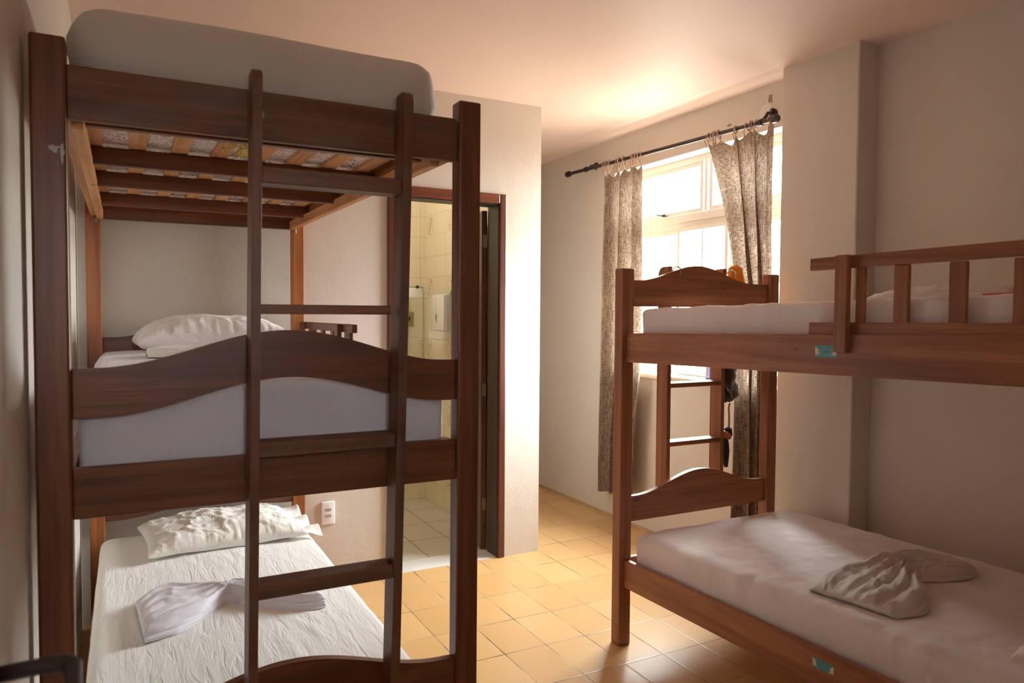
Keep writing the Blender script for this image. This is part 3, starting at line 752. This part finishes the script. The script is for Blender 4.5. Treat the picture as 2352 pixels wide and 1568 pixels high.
# ---------------------------------------------------------------- pillows
def pillow(label, cx, cy_, zb, a, b, T, rot, mat, flap=False, seed=0.0, lift=0.0):
    t = thing('pillow', label, 'pillow', (cx, cy_, zb))
    bm = bmesh.new(); nu, nv = 90, 66
    R = Matrix.Rotation(rot, 3, 'Z')
    def shape(u, v): return (max(0, 1 - abs(u) ** 2.8) * max(0, 1 - abs(v) ** 2.6)) ** 0.42
    def outl(u, v):
        x = a * u * (1 - 0.05 * (1 - v * v)); y = b * v * (1 - 0.07 * (1 - u * u))
        return x, y
    tops = {}; bots = {}
    for i in range(nu + 1):
        for j in range(nv + 1):
            u = -math.cos(PI * i / nu); v = -math.cos(PI * j / nv)
            u = 0.6 * u + 0.4 * (2 * i / nu - 1); v = 0.6 * v + 0.4 * (2 * j / nv - 1)
            s = shape(u, v); x, y = outl(u, v)
            edge = max(abs(u), abs(v)) ** 4 * (1 if s > 0 else 0)
            ang = (u * a if abs(v) > abs(u) else v * b)
            w = noise.noise(Vector((ang * 55 + seed, seed, 0))) + 0.6 * noise.noise(Vector((ang * 110, 3 + seed, 0)))
            pk = 0.011 * edge * w
            f = 0.012 * noise.noise(Vector((x * 7 + seed, y * 7, 2))) * s + (0.012 if flap else 0.004) * ridge(fbm(x * 8 + seed, y * 10 + x * 4, seed)) * s
            zs = T * 0.30 + 0.006 * noise.noise(Vector((x * 8, y * 8, seed))) + lift * max(0, u) ** 2
            zt = zs + T * 0.75 * s + pk * min(1, s * 3) + f
            zb2 = zs - (T * 0.30) * s ** 0.6 * (1 if lift == 0 else 1)
            P1 = R @ Vector((x, y, 0))
            tops[i, j] = bm.verts.new((cx + P1.x, cy_ + P1.y, zb + zt))
            if 0 < i < nu and 0 < j < nv: bots[i, j] = bm.verts.new((cx + P1.x, cy_ + P1.y, zb + max(0.001, zb2)))
            else: bots[i, j] = tops[i, j]
    for i in range(nu):
        for j in range(nv):
            for d, rv in ((tops, False), (bots, True)):
                q = []
                for kk in ((i, j), (i + 1, j), (i + 1, j + 1), (i, j + 1)):
                    if d[kk] not in q: q.append(d[kk])
                if len(q) >= 3:
                    try: bm.faces.new(q[::-1] if rv else q)
                    except ValueError: pass
    obj('pillowcase', bm, mat, t, smooth=True)
    if flap:
        bm = bmesh.new(); n1, n2 = 14, 60; g = {}
        for i in range(n1 + 1):
            for j in range(n2 + 1):
                s_ = i / n1; v = -0.96 + 1.92 * j / n2
                x = a * (0.93 + 0.02 * (v * v)) + 0.085 * s_
                y = b * v * (0.95 + 0.05 * s_)
                zz = T * 0.36 + 0.018 * math.sin(v * 9 + 1) * s_ + 0.015 * noise.noise(Vector((x * 14, y * 14, seed))) + 0.022 * max(0, v) * s_ - 0.015 * s_
                P1 = R @ Vector((x, y, 0)); g[i, j] = bm.verts.new((cx + P1.x, cy_ + P1.y, zb + max(0.006, zz)))
        for i in range(n1):
            for j in range(n2): bm.faces.new((g[i, j], g[i + 1, j], g[i + 1, j + 1], g[i, j + 1]))
        o = obj('open_hem', bm, mat, t, smooth=True)
        sd = o.modifiers.new('thickness', 'SOLIDIFY'); sd.thickness = 0.002
    return t
pillow('plump white pillow at the wall end of the middle tier', 0.345, 3.53, 1.278, 0.315, 0.20, 0.150, math.radians(2), M['pillow'], seed=2.0)
pillow('flatter ivory pillow with an open-ended case on the lowest tier', 0.375, 3.52, 0.434, 0.325, 0.235, 0.100, math.radians(4), M['pillow2'], flap=True, seed=9.0)
pillow('white pillow corner at the right edge of the lower berth', 2.325, 0.90, 0.537, 0.30, 0.19, 0.12, math.radians(8), M['pillow'], seed=5.0)

# ---------------------------------------------------------------- folded top sheets
def lerp_poly(pts, t):
    n = len(pts) - 1; f = t * n; i = min(int(f), n - 1); f -= i
    f2 = f
    a, b = Vector(pts[i]), Vector(pts[i + 1])
    p0 = Vector(pts[max(i - 1, 0)]); p3 = Vector(pts[min(i + 2, n)])
    return 0.5 * ((2 * a) + (b - p0) * f2 + (2 * p0 - 5 * a + 4 * b - p3) * f2 ** 2 + (3 * a - 3 * b + p3 - p0) * f2 ** 3)
def folded(label, A, B, Z, zb, thick, mat, layers=4, pleats=7, amp=0.008, seed=0, base=None, group=None):
    """A and B are the two long edges in plan; the cloth is pleated along its length and folded in layers."""
    bm = bmesh.new(); ns, nt_ = 110, 56
    for ly in range(layers):
        last = ly == layers - 1
        z0 = thick * ly / layers; z1 = thick * (ly + 0.95) / layers
        g = {}
        off = 0.018 * ly / max(1, layers - 1)
        for i in range(ns + 1):
            s = i / ns
            a, b = lerp_poly(A, s), lerp_poly(B, s)
            w = (b - a).length
            dirv = (b - a).normalized() if w > 1e-6 else Vector((1, 0))
            h = lerp_poly([(z, 0) for z in Z], s).x
            for j in range(nt_ + 1):
                t = j / nt_
                e = 0.010 * noise.noise(Vector((s * 9, ly * 5.3 + seed, t * 3)))
                p = a.lerp(b, t) + dirv * (e + off * (1 - 2 * t))
                ed = min(1.0, min(t, 1 - t) * 9, min(s, 1 - s) * 16 + 0.0) ** 0.5
                pl = 0
                if last:
                    ph = t * pleats * 2 * PI + 2.2 * noise.noise(Vector((s * 2.5, t * 2, seed)))
                    pl = amp * (abs(math.sin(ph * 0.5)) ** 0.7) * (0.45 + 0.9 * abs(noise.noise(Vector((s * 2.5 + seed, t * 5, 1))))) 
                    pl += 0.6 * amp * fbm(s * 3.0 + seed, t * 2.4, 4) + 0.38 * amp * ridge(fbm(s * 5, t * 7 + s * 4, seed))
                top = z0 * h + (z1 - z0) * h * ed + pl * ed * (0.4 + 0.6 * h)
                g[i, j, 1] = bm.verts.new((p.x, p.y, zb(p.x, p.y) + max(0.0015 + 0.001 * ly, top)))
                g[i, j, 0] = bm.verts.new((p.x, p.y, zb(p.x, p.y) + max(0.0005, 0.0005)))
        for i in range(ns):
            for j in range(nt_):
                bm.faces.new((g[i, j, 1], g[i + 1, j, 1], g[i + 1, j + 1, 1], g[i, j + 1, 1]))
                bm.faces.new((g[i, j + 1, 0], g[i + 1, j + 1, 0], g[i + 1, j, 0], g[i, j, 0]))
        for i in range(ns):
            for j in (0, nt_): bm.faces.new((g[i, j, 0], g[i + 1, j, 0], g[i + 1, j, 1], g[i, j, 1]))
        for j in range(nt_):
            for i in (0, ns): bm.faces.new((g[i, j, 1], g[i, j + 1, 1], g[i, j + 1, 0], g[i, j, 0]))
    o = obj('folded_sheet', bm, mat, smooth=True, base=base)
    return tag(o, label, 'sheet', group)
# lowest tier: bow-tied lilac sheet
folded('lilac-white sheet twisted like a bow on the lowest tier',
       [(0.040, 2.47), (0.13, 2.50), (0.22, 2.58), (0.285, 2.665), (0.34, 2.655), (0.44, 2.56), (0.53, 2.50), (0.60, 2.50)],
       [(0.018, 2.80), (0.09, 2.875), (0.20, 2.86), (0.29, 2.79), (0.345, 2.79), (0.45, 2.75), (0.54, 2.70), (0.60, 2.64)],
       [0.75, 1.0, 1.05, 1.25, 1.2, 1.0, 0.95, 0.85], lambda x, y: 0.4385, 0.040, M['lilac'], layers=4, pleats=5, amp=0.012, seed=1, base=(0.3, 2.65, 0.43))
# middle tier: a bit of folded sheet beside the pillow
folded('small white folded sheet end in front of the pillow on the middle tier',
       [(0.07, 3.02), (0.16, 3.0), (0.3, 3.0), (0.45, 3.0)], [(0.07, 3.20), (0.15, 3.24), (0.3, 3.22), (0.45, 3.18)],
       [0.8, 1, 1, 0.9], lambda x, y: 1.281, 0.030, M['pillow'], layers=3, pleats=3, amp=0.006, seed=4, base=(0.2, 3.1, 1.28))
LZ = lambda x, y: 0.505 + 0.023 * (2.56 - y)
folded('dusty white crumpled sheet fanned out on the lower berth at the right',
       [(2.03, 1.70), (2.18, 1.77), (2.34, 1.79), (2.50, 1.80), (2.60, 1.80), (2.70, 1.76), (2.75, 1.66), (2.73, 1.56)],
       [(2.06, 1.40), (2.17, 1.385), (2.29, 1.44), (2.40, 1.53), (2.44, 1.56), (2.49, 1.54), (2.58, 1.505), (2.68, 1.515)],
       [0.8, 1.0, 1.0, 1.2, 1.3, 1.1, 0.9, 0.6], LZ, 0.020, M['pinkcloth'], layers=4, pleats=5, amp=0.020, seed=6, base=(2.4, 1.6, 0.52))
UZ = lambda x, y: 1.478 + 0.023 * (2.56 - y)
folded('pinkish-white crumpled sheet on the upper berth, behind the slatted guard rail',
       [(2.30, 1.72), (2.28, 1.62), (2.27, 1.5), (2.26, 1.36), (2.26, 1.22)], [(2.52, 1.70), (2.56, 1.60), (2.57, 1.5), (2.56, 1.36), (2.50, 1.20)],
       [0.6, 1.0, 1.05, 1.2, 0.5], UZ, 0.036, M['pinkcloth'], layers=3, pleats=3, amp=0.010, seed=8, base=(2.4, 1.45, 1.5))
bm = bmesh.new()
tube(bm, [(2.23, 1.27, 1.5145), (2.22, 1.22, 1.5155), (2.215, 1.15, 1.5175), (2.21, 1.10, 1.519)], 0.0042, 6)
tag(obj('ribbon', bm, M['red'], base=(2.22, 1.2, 1.51)), 'thin red cord lying by the crumpled sheet on the upper berth', 'cord')

# ---------------------------------------------------------------- curtain rod and curtains
rod = thing('curtain_rod', 'dark round curtain rod above the window', 'curtain rod', (2.99, 3.8, 2.49))
RA, RB = Vector((2.99, 4.785, 2.512)), Vector((2.99, 2.772, 2.468))
def rp(y): t = (RA.y - y) / (RA.y - RB.y); return RA.lerp(RB, t)
bm = bmesh.new(); tube(bm, [RA, RB], 0.0125, 16); o = obj('pole', bm, M['rod'], rod); smooth_angle(o)
for y, s in ((4.785, 1), (2.772, -1)):
    p = rp(y); bm = bmesh.new()
    tube(bm, [p + Vector((0, -0.02 * s, 0)), p + Vector((0, 0.012 * s, 0)), p + Vector((0, 0.02 * s, 0))], [0.021, 0.023, 0.016], 20)
    o = obj('end_cap', bm, M['rod'], rod); smooth_angle(o)
for y, dz in ((4.54, 0.03), (2.87, 0.055)):
    p = rp(y); bm = bmesh.new()
    tube(bm, [p + Vector((0.0, 0.011, 0)), p + Vector((0, -0.011, 0))], 0.0185, 16)
    tube(bm, [p + Vector((0.012, 0, 0.004)), p + Vector((0.045, -0.005, dz)), (XW - 0.004, p.y - 0.01, p.z + dz)], [0.010, 0.009, 0.009], 10)
    tube(bm, [(XW - 0.010, p.y - 0.01, p.z + dz), (XW, p.y - 0.01, p.z + dz)], 0.026, 16)
    if dz > 0.05: tube(bm, [(XW - 0.02, p.y - 0.01, p.z + dz + 0.012), (XW - 0.010, p.y - 0.012, p.z + dz + 0.022)], [0.012, 0.009], 12)
    o = obj('bracket', bm, M['rod'], rod); smooth_angle(o)

def curtain(label, top, bot, zt, zb, nf, A, ties, seed, xc=2.985, prof=None):
    t = thing('curtain', label, 'curtain', (xc, (top[0] + top[1]) / 2, 0.2), 'tie-top linen curtains at the window')
    bm = bmesh.new(); nu, nv = 150, 110; g = {}
    tys = [top[0] + (top[1] - top[0]) * k for k, _ in ties]
    for j in range(nv + 1):
        v = j / nv
        for i in range(nu + 1):
            u = i / nu
            y0 = prof[0](v) if prof else top[0] + (bot[0] - top[0]) * v
            y1 = prof[1](v) if prof else top[1] + (bot[1] - top[1]) * v
            ph = 2 * PI * nf * (u + 0.05 * math.sin(5 * u + seed)) + seed + 0.5 * noise.noise(Vector((u * 2, v * 1.5, seed)))
            a = A * (0.55 + 0.45 * min(1, v * 3)) * (0.75 + 0.5 * noise.noise(Vector((u * 3, seed, v))))
            x = xc + a * math.sin(ph) + 0.010 * noise.noise(Vector((u * 8, v * 6, seed + 4)))
            y = y0 + (y1 - y0) * u + 0.018 * math.sin(ph * 1.0 + 1.3) * min(u, 1 - u) * 3
            zt_ = zt[0] + (zt[1] - zt[0]) * u
            dmin = min(abs(u - k) for k, _ in ties)
            dip = -min(0.045, dmin * 0.42) * (1 if dmin > 0.0 else 0)
            zz = zt_ + dip * math.exp(-v * 7) + (zb[0] + (zb[1] - zb[0]) * u - zt_) * v
            x += (2.99 - x) * math.exp(-v * 16) * 0.4
            g[i, j] = bm.verts.new((x, y, zz))
    for i in range(nu):
        for j in range(nv): bm.faces.new((g[i, j], g[i + 1, j], g[i + 1, j + 1], g[i, j + 1]))
    pts = {}
    for k, (u, n) in enumerate(ties): pts[k] = g[int(u * nu), 0].co.copy()
    obj('panel', bm, M['curtain'], t, smooth=True)
    rnd = random.Random(seed)
    for k, (u, rodn) in enumerate(ties):
        p = pts[k]; bm = bmesh.new()
        for q in range(2):
            yr = p.y + rnd.uniform(-0.02, 0.03); r = rp(yr); hh = 0.0165 + 0.002 * q
            pth = [p + Vector((0, 0, -0.004)), p.lerp(r + Vector((-hh, 0, -0.005)), 0.5) + Vector((-0.004, 0, 0)), r + Vector((-hh, 0, 0)), r + Vector((-hh * 0.7, 0.004, hh * 0.75)),
                   r + Vector((0, 0.006, hh + 0.008 * rnd.random())), r + Vector((hh * 0.8, 0.008, hh * 0.6)), r + Vector((hh, 0.01, -0.004)), p.lerp(r + Vector((hh, 0, 0)), 0.4) + Vector((0.004, 0.008, 0)), p + Vector((0.003, 0.003, -0.002))]
            tube(bm, pth, 0.0026, 6)
        r = rp(p.y + rnd.uniform(-.02, .02)); L_ = rnd.uniform(0.05, 0.13)
        tube(bm, [r + Vector((-0.017, 0, 0.004)), r + Vector((-0.022, 0.006, -0.03)), r + Vector((-0.02, 0.012 * rnd.uniform(-1, 1), -L_))], 0.0022, 5)
        obj('tie', bm, M['string'], t, smooth=True)
    return t
curtain('long linen curtain gathered at the far end of the rod', (4.315, 3.862), (4.36, 3.93), (2.428, 2.432), (0.185, 0.235), 3.6, 0.036,
        [(0.04, 0), (0.17, 0), (0.36, 0), (0.58, 0), (0.70, 0), (0.80, 0), (0.93, 0)], 1.0,
        prof=(lambda v: 4.315 + 0.04 * v, lambda v: 3.862 - 0.035 * math.sin(PI * min(1, v * 1.2)) + 0.08 * max(0, v - 0.35)))
curtain('linen curtain with a slanting edge gathered beside the pillar', (3.262, 2.772), (3.05, 2.80), (2.432, 2.452), (0.22, 0.24), 3.4, 0.040,
        [(0.03, 0), (0.13, 0), (0.22, 0), (0.46, 0), (0.62, 0), (0.72, 0), (0.97, 0)], 2.3,
        prof=(lambda v: 3.262 - 0.262 * min(1, v / 0.40) ** 0.8 + 0.03 * max(0, v - 0.4), lambda v: 2.772 - 0.010 * v))

# ---------------------------------------------------------------- small things at the window bunk
bx = thing('carton', 'blue and white carton standing on the window sill', 'box', (3.12, 3.33, 1.0645))
part('carton_body', M['blue'], bx, (3.09, 3.14, 3.285, 3.368, 1.0645, 1.20), bev=0.001)
part('printed_label', M['white'], bx, (3.0885, 3.0899, 3.333, 3.362, 1.075, 1.150), bev=0)
bm = bmesh.new(); 
for k in range(9): box(bm, 3.0878, 3.0884, 3.339, 3.357, 1.082 + k * 0.006, 1.084 + k * 0.006 + 0.001 * (k % 2), 0)
obj('print_lines', bm, M['blue'], bx)

# orange towel over the second ladder stile / rung end
bm = bmesh.new(); nr, ns_ = 30, 40; rings = []
for k in range(nr + 1):
    v = k / nr; z = 1.698 - 0.30 * v
    rr = 0.040 * min(1, math.sin(min(1, v * 13) * PI / 2)) * (1 + 0.45 * v) + 0.001
    ring_ = []
    for q in range(ns_):
        a = 2 * PI * q / ns_
        w_ = 1 + 0.16 * math.sin(4 * a + 1 + v * 1.5) * min(1, v * 6) + 0.10 * math.sin(9 * a + v * 3) * min(1, v * 4) + 0.15 * noise.noise(Vector((math.cos(a), math.sin(a), v * 5)))
        ring_.append(bm.verts.new((2.652 + rr * w_ * math.cos(a) + 0.014 * v, 2.69 + 0.7 * rr * w_ * math.sin(a), z - 0.02 * v * noise.noise(Vector((a, 1, 1))))))
    rings.append(ring_)
for a_, b_ in zip(rings, rings[1:]):
    for q in range(ns_): bm.faces.new((a_[q], a_[(q + 1) % ns_], b_[(q + 1) % ns_], b_[q]))
bm.faces.new(rings[0]); bm.faces.new(rings[-1][::-1])
tag(obj('towel', bm, M['orange'], smooth=True, base=(2.652, 2.69, 1.4)), 'orange towel hanging beyond the headboard beside the ladder', 'towel')
bm = bmesh.new(); rounded(bm, 2.612, 2.727, 2.732, 2.815, 1.02, 1.36, 0.035, 0.012, lambda p, n: 0.016 * fbm(p.x * 14, p.y * 14, p.z * 12) + 0.008 * ridge(fbm(p.x * 20, p.y * 9, p.z * 30)))
tube(bm, [(2.655, 2.77, 1.34), (2.62, 2.75, 1.42), (2.558, 2.730, 1.46)], [0.02, 0.008, 0.005], 8)
tag(obj('plastic_bag', bm, M['blackbag'], smooth=True, base=(2.66, 2.77, 1.2)), 'crumpled black plastic bag hanging from the ladder near the window', 'bag')
cap = thing('hanging_cloth', 'black cloth with a brown wooden knob hanging by a cord beside the ladder', 'cloth', (2.6780, 2.7600, 0.9))
bm = bmesh.new(); tube(bm, [(2.6130, 2.7300, 0.862), (2.6330, 2.7340, 0.860), (2.6580, 2.7420, 0.852), (2.6930, 2.7600, 0.835)], [0.010, 0.0165, 0.0175, 0.015], 14)
obj('handle', bm, M['oz'], cap, smooth=True)
bm = bmesh.new()
tube(bm, [(2.6430, 2.7420, 0.872), (2.6680, 2.7480, 0.879), (2.6980, 2.7600, 0.870), (2.7180, 2.7700, 0.84)], [0.006, 0.012, 0.014, 0.008], 10)
tube(bm, [(2.6330, 2.7700, 0.862), (2.6300, 2.7700, 0.80), (2.6280, 2.7700, 0.72), (2.6280, 2.7700, 0.675), (2.6300, 2.7700, 0.645)], [0.012, 0.026, 0.029, 0.026, 0.012], 12)
tube(bm, [(2.6880, 2.7800, 0.86), (2.6950, 2.7800, 0.80), (2.6880, 2.7800, 0.76), (2.6980, 2.7800, 0.68)], [0.01, 0.015, 0.024, 0.01], 12)
obj('cloth_cover', bm, M['black'], cap, smooth=True)
bm = bmesh.new(); tube(bm, [(2.7030, 2.7700, 0.872), (2.7060, 2.7720, 0.93), (2.7030, 2.7740, 0.98), (2.7060, 2.7700, 1.005)], 0.0045, 6)
obj('cord', bm, plain('red_brown_cord', (0.28, 0.08, 0.05), 0.8), cap, smooth=True)

# ---------------------------------------------------------------- wall socket
ws = thing('wall_socket', 'white double power socket on the far wall beside the bed post', 'socket', (0.934, 3.865, 0.392))
bm = bmesh.new(); box(bm, 0.900, 0.972, 3.851, 3.865, 0.331, 0.454, 0.006, 3); o = obj('cover_plate', bm, M['white_plastic'], ws); smooth_angle(o)
for zc in (0.411, 0.378):
    bm = bmesh.new(); hexp = [(0.915, zc), (0.922, zc + 0.010), (0.946, zc + 0.010), (0.955, zc), (0.946, zc - 0.010), (0.922, zc - 0.010)]
    prism(bm, hexp, 3.8495, 3.8512, 'y', 0.0005)
    s_ = obj('socket_recess', bm, plain('socket_grey', (0.50, 0.47, 0.47), 0.4), ws)
    bm = bmesh.new()
    for dx, dz in ((-0.011, 0.0), (0.0, -0.002 if zc > 0.4 else 0.002), (0.011, 0.0)):
        tube(bm, [(0.935 + dx, 3.8485, zc + dz), (0.935 + dx, 3.8496, zc + dz)], 0.0022, 8)
    obj('pin_hole', bm, M['dark_hole'], s_)
bm = bmesh.new()
for zc in (0.432, 0.357): tube(bm, [(0.936, 3.8498, zc), (0.936, 3.8512, zc)], 0.0024, 8)
obj('screw', bm, M['steel'], ws)

# ---------------------------------------------------------------- bathroom things
mi = thing('wall_mirror', 'frameless mirror on the tiled back wall of the bathroom', 'mirror', (1.7, 5.35, 1.2))
part('mirror_glass', M['mirror'], mi, (1.30, 2.033, 5.343, 5.349, 0.75, 1.647), bev=0)
part('mirror_edge', M['mirror_edge'], mi, (1.296, 2.037, 5.349, 5.3545, 0.746, 1.651), bev=0)
bm = bmesh.new(); tube(bm, [(1.985, 5.352, 1.652), (1.985, 5.333, 1.652)], 0.011, 12); o = obj('clip', bm, M['mirror_edge'], mi)
dp = thing('towel_dispenser', 'grey plastic dispenser with a keyhole window on the bathroom wall', 'dispenser', (2.0, 4.83, 1.45))
bm = bmesh.new(); box(bm, 1.955, 2.054, 4.715, 4.955, 1.325, 1.585, 0.012, 3); o = obj('dispenser_body', bm, M['grey_plastic'], dp); smooth_angle(o)
bm = bmesh.new(); box(bm, 1.947, 1.958, 4.722, 4.950, 1.330, 1.580, 0.004, 3); o = obj('front_cover', bm, M['white_plastic'], dp); smooth_angle(o)
bm = bmesh.new(); kp = []
for k in range(21):
    a = -PI * 0.9 / 1 + k * (PI * 1.8) / 20 - PI / 2
    kp.append((4.856 + 0.030 * math.cos(a), 1.425 + 0.045 * math.sin(a)))
kp = [(4.856 + (y_ - 4.856), z_) for y_, z_ in kp] 
ky = [(4.850, 1.56), (4.862, 1.56), (4.870, 1.49), (4.886, 1.43), (4.882, 1.395), (4.870, 1.378), (4.856, 1.372), (4.842, 1.378), (4.830, 1.395), (4.826, 1.43), (4.842, 1.49)]
prism(bm, ky, 1.9455, 1.9472, 'x', 0.0004)
sl = obj('sight_window', bm, plain('dispenser_slot', (0.80, 0.84, 0.70), 0.2), dp)
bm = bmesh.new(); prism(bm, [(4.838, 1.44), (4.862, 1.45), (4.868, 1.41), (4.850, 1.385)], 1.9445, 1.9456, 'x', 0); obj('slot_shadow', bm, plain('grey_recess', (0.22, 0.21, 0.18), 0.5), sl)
sp_ = thing('socket_plate', 'small brass-coloured socket plate on the bathroom tiles, seen in the mirror', 'socket', (2.05, 5.015, 1.40))
part('plate', M['brass'], sp_, (2.044, 2.055, 4.955, 5.072, 1.345, 1.460), bev=0.003)
bm = bmesh.new(); tube(bm, [(2.042, 5.013, 1.405), (2.0445, 5.013, 1.405)], 0.019, 16); obj('hole', bm, M['dark_hole'], sp_)
soap = bmesh.new(); box(soap, 1.985, 2.02, 4.70, 4.742, 1.5855, 1.612, 0.005, 3)
tag(obj('soap_box', soap, M['green'], base=(2.0, 4.72, 1.5855)), 'pale green soap packet on top of the bathroom dispenser', 'soap')
bl = thing('added_ceiling_lamp', 'unseen bulb lamp added on the bathroom ceiling to light the room', 'lamp', (1.25, 4.65, H))
bm = bmesh.new(); tube(bm, [(1.25, 4.65, H), (1.25, 4.65, H - 0.03), (1.25, 4.65, H - 0.06)], [0.05, 0.045, 0.02], 20); obj('lamp_holder', bm, M['white_plastic'], bl)  # unseen bulb fitting, added to brighten the bathroom
bm = bmesh.new(); bmesh.ops.create_icosphere(bm, subdivisions=3, radius=0.035, matrix=Matrix.Translation((1.25, 4.65, H - 0.085)))
em = bpy.data.materials.new('bulb_glow'); em.use_nodes = True
eb = em.node_tree.nodes['Principled BSDF']; eb.inputs['Emission Color'].default_value = (1.0, 0.93, 0.80, 1); eb.inputs['Emission Strength'].default_value = 330.0
obj('bulb', bm, em, bl, smooth=True)

# ---------------------------------------------------------------- door on the left wall with a lever handle
d2 = tag(bpy.data.objects.new('door_2', None), kind='structure'); COL.objects.link(d2); d2.location = (-0.16, 0.6, 0)
part('door_leaf', M['door_paint'], d2, (XL + 0.001, -0.135, 0.16, 0.985, 0.01, 2.08), bev=0.004)
hd = bmesh.new()
tube(hd, [(-0.136, 0.94, 1.06), (-0.128, 0.94, 1.06)], 0.024, 20)
tube(hd, [(-0.13, 0.94, 1.06), (-0.085, 0.94, 1.061), (-0.063, 0.938, 1.060), (-0.056, 0.930, 1.059), (-0.054, 0.90, 1.055), (-0.050, 0.84, 1.050), (-0.047, 0.80, 1.046)], [0.009, 0.009, 0.010, 0.010, 0.009, 0.009, 0.008], 12)
obj('door_handle', hd, M['rod'], d2, smooth=True)

# ---------------------------------------------------------------- paint smears and plaster chips
def blob(name, parent, mat, c, w, h, plane, th=0.0006, n=22, seed=0):
    bm = bmesh.new(); pts = []
    for k in range(n):
        a = 2 * PI * k / n; r_ = 1 + 0.9 * noise.noise(Vector((math.cos(a) * 1.6 + seed, math.sin(a) * 1.6, seed)))
        pts.append((w * r_ * math.cos(a), h * r_ * math.sin(a)))
    if plane == 'y': prism(bm, [(c[0] + a, c[2] + b) for a, b in pts], c[1] - th, c[1] + th, 'y', 0)
    else: prism(bm, [(c[1] + a, c[2] + b) for a, b in pts], c[0] - th, c[0] + th, 'x', 0)
    return obj(name, bm, mat, parent)
sm = plain('dried_pale_paint', (0.42, 0.38, 0.34), 0.7)
blob('paint_smear', tb, sm, (-0.132, FY - 0.0002, 1.800), 0.011, 0.007, 'y', seed=3)
blob('paint_smear', tb, sm, (-0.117, FY - 0.0002, 1.790), 0.004, 0.016, 'y', seed=5)
blob('paint_smear', tb, sm, (0.298, FY + 0.0098, 1.928), 0.005, 0.013, 'y', seed=8)
wr_ = bpy.data.objects['wall_right']
chip = plain('broken_plaster', (0.30, 0.20, 0.14), 0.9)
for (y, z, w, h, sd_) in ((3.53, 2.508, 0.028, 0.006, 1), (3.36, 2.520, 0.02, 0.003, 2), (3.64, 2.500, 0.04, 0.0025, 4), (3.19, 2.537, 0.018, 0.006, 6)):
    blob('plaster_chip', wr_, chip, (XW - 0.0003, y, z), w, h, 'x', seed=sd_)
pl = plain('fresh_plaster_patch', (0.75, 0.70, 0.64), 0.8)
blob('plaster_patch', wr_, pl, (XW - 0.0003, 2.93, 2.555), 0.035, 0.045, 'x', seed=9)
blob('plaster_chip', wr_, chip, (XW - 0.0006, 2.885, 2.610), 0.016, 0.022, 'x', seed=12)
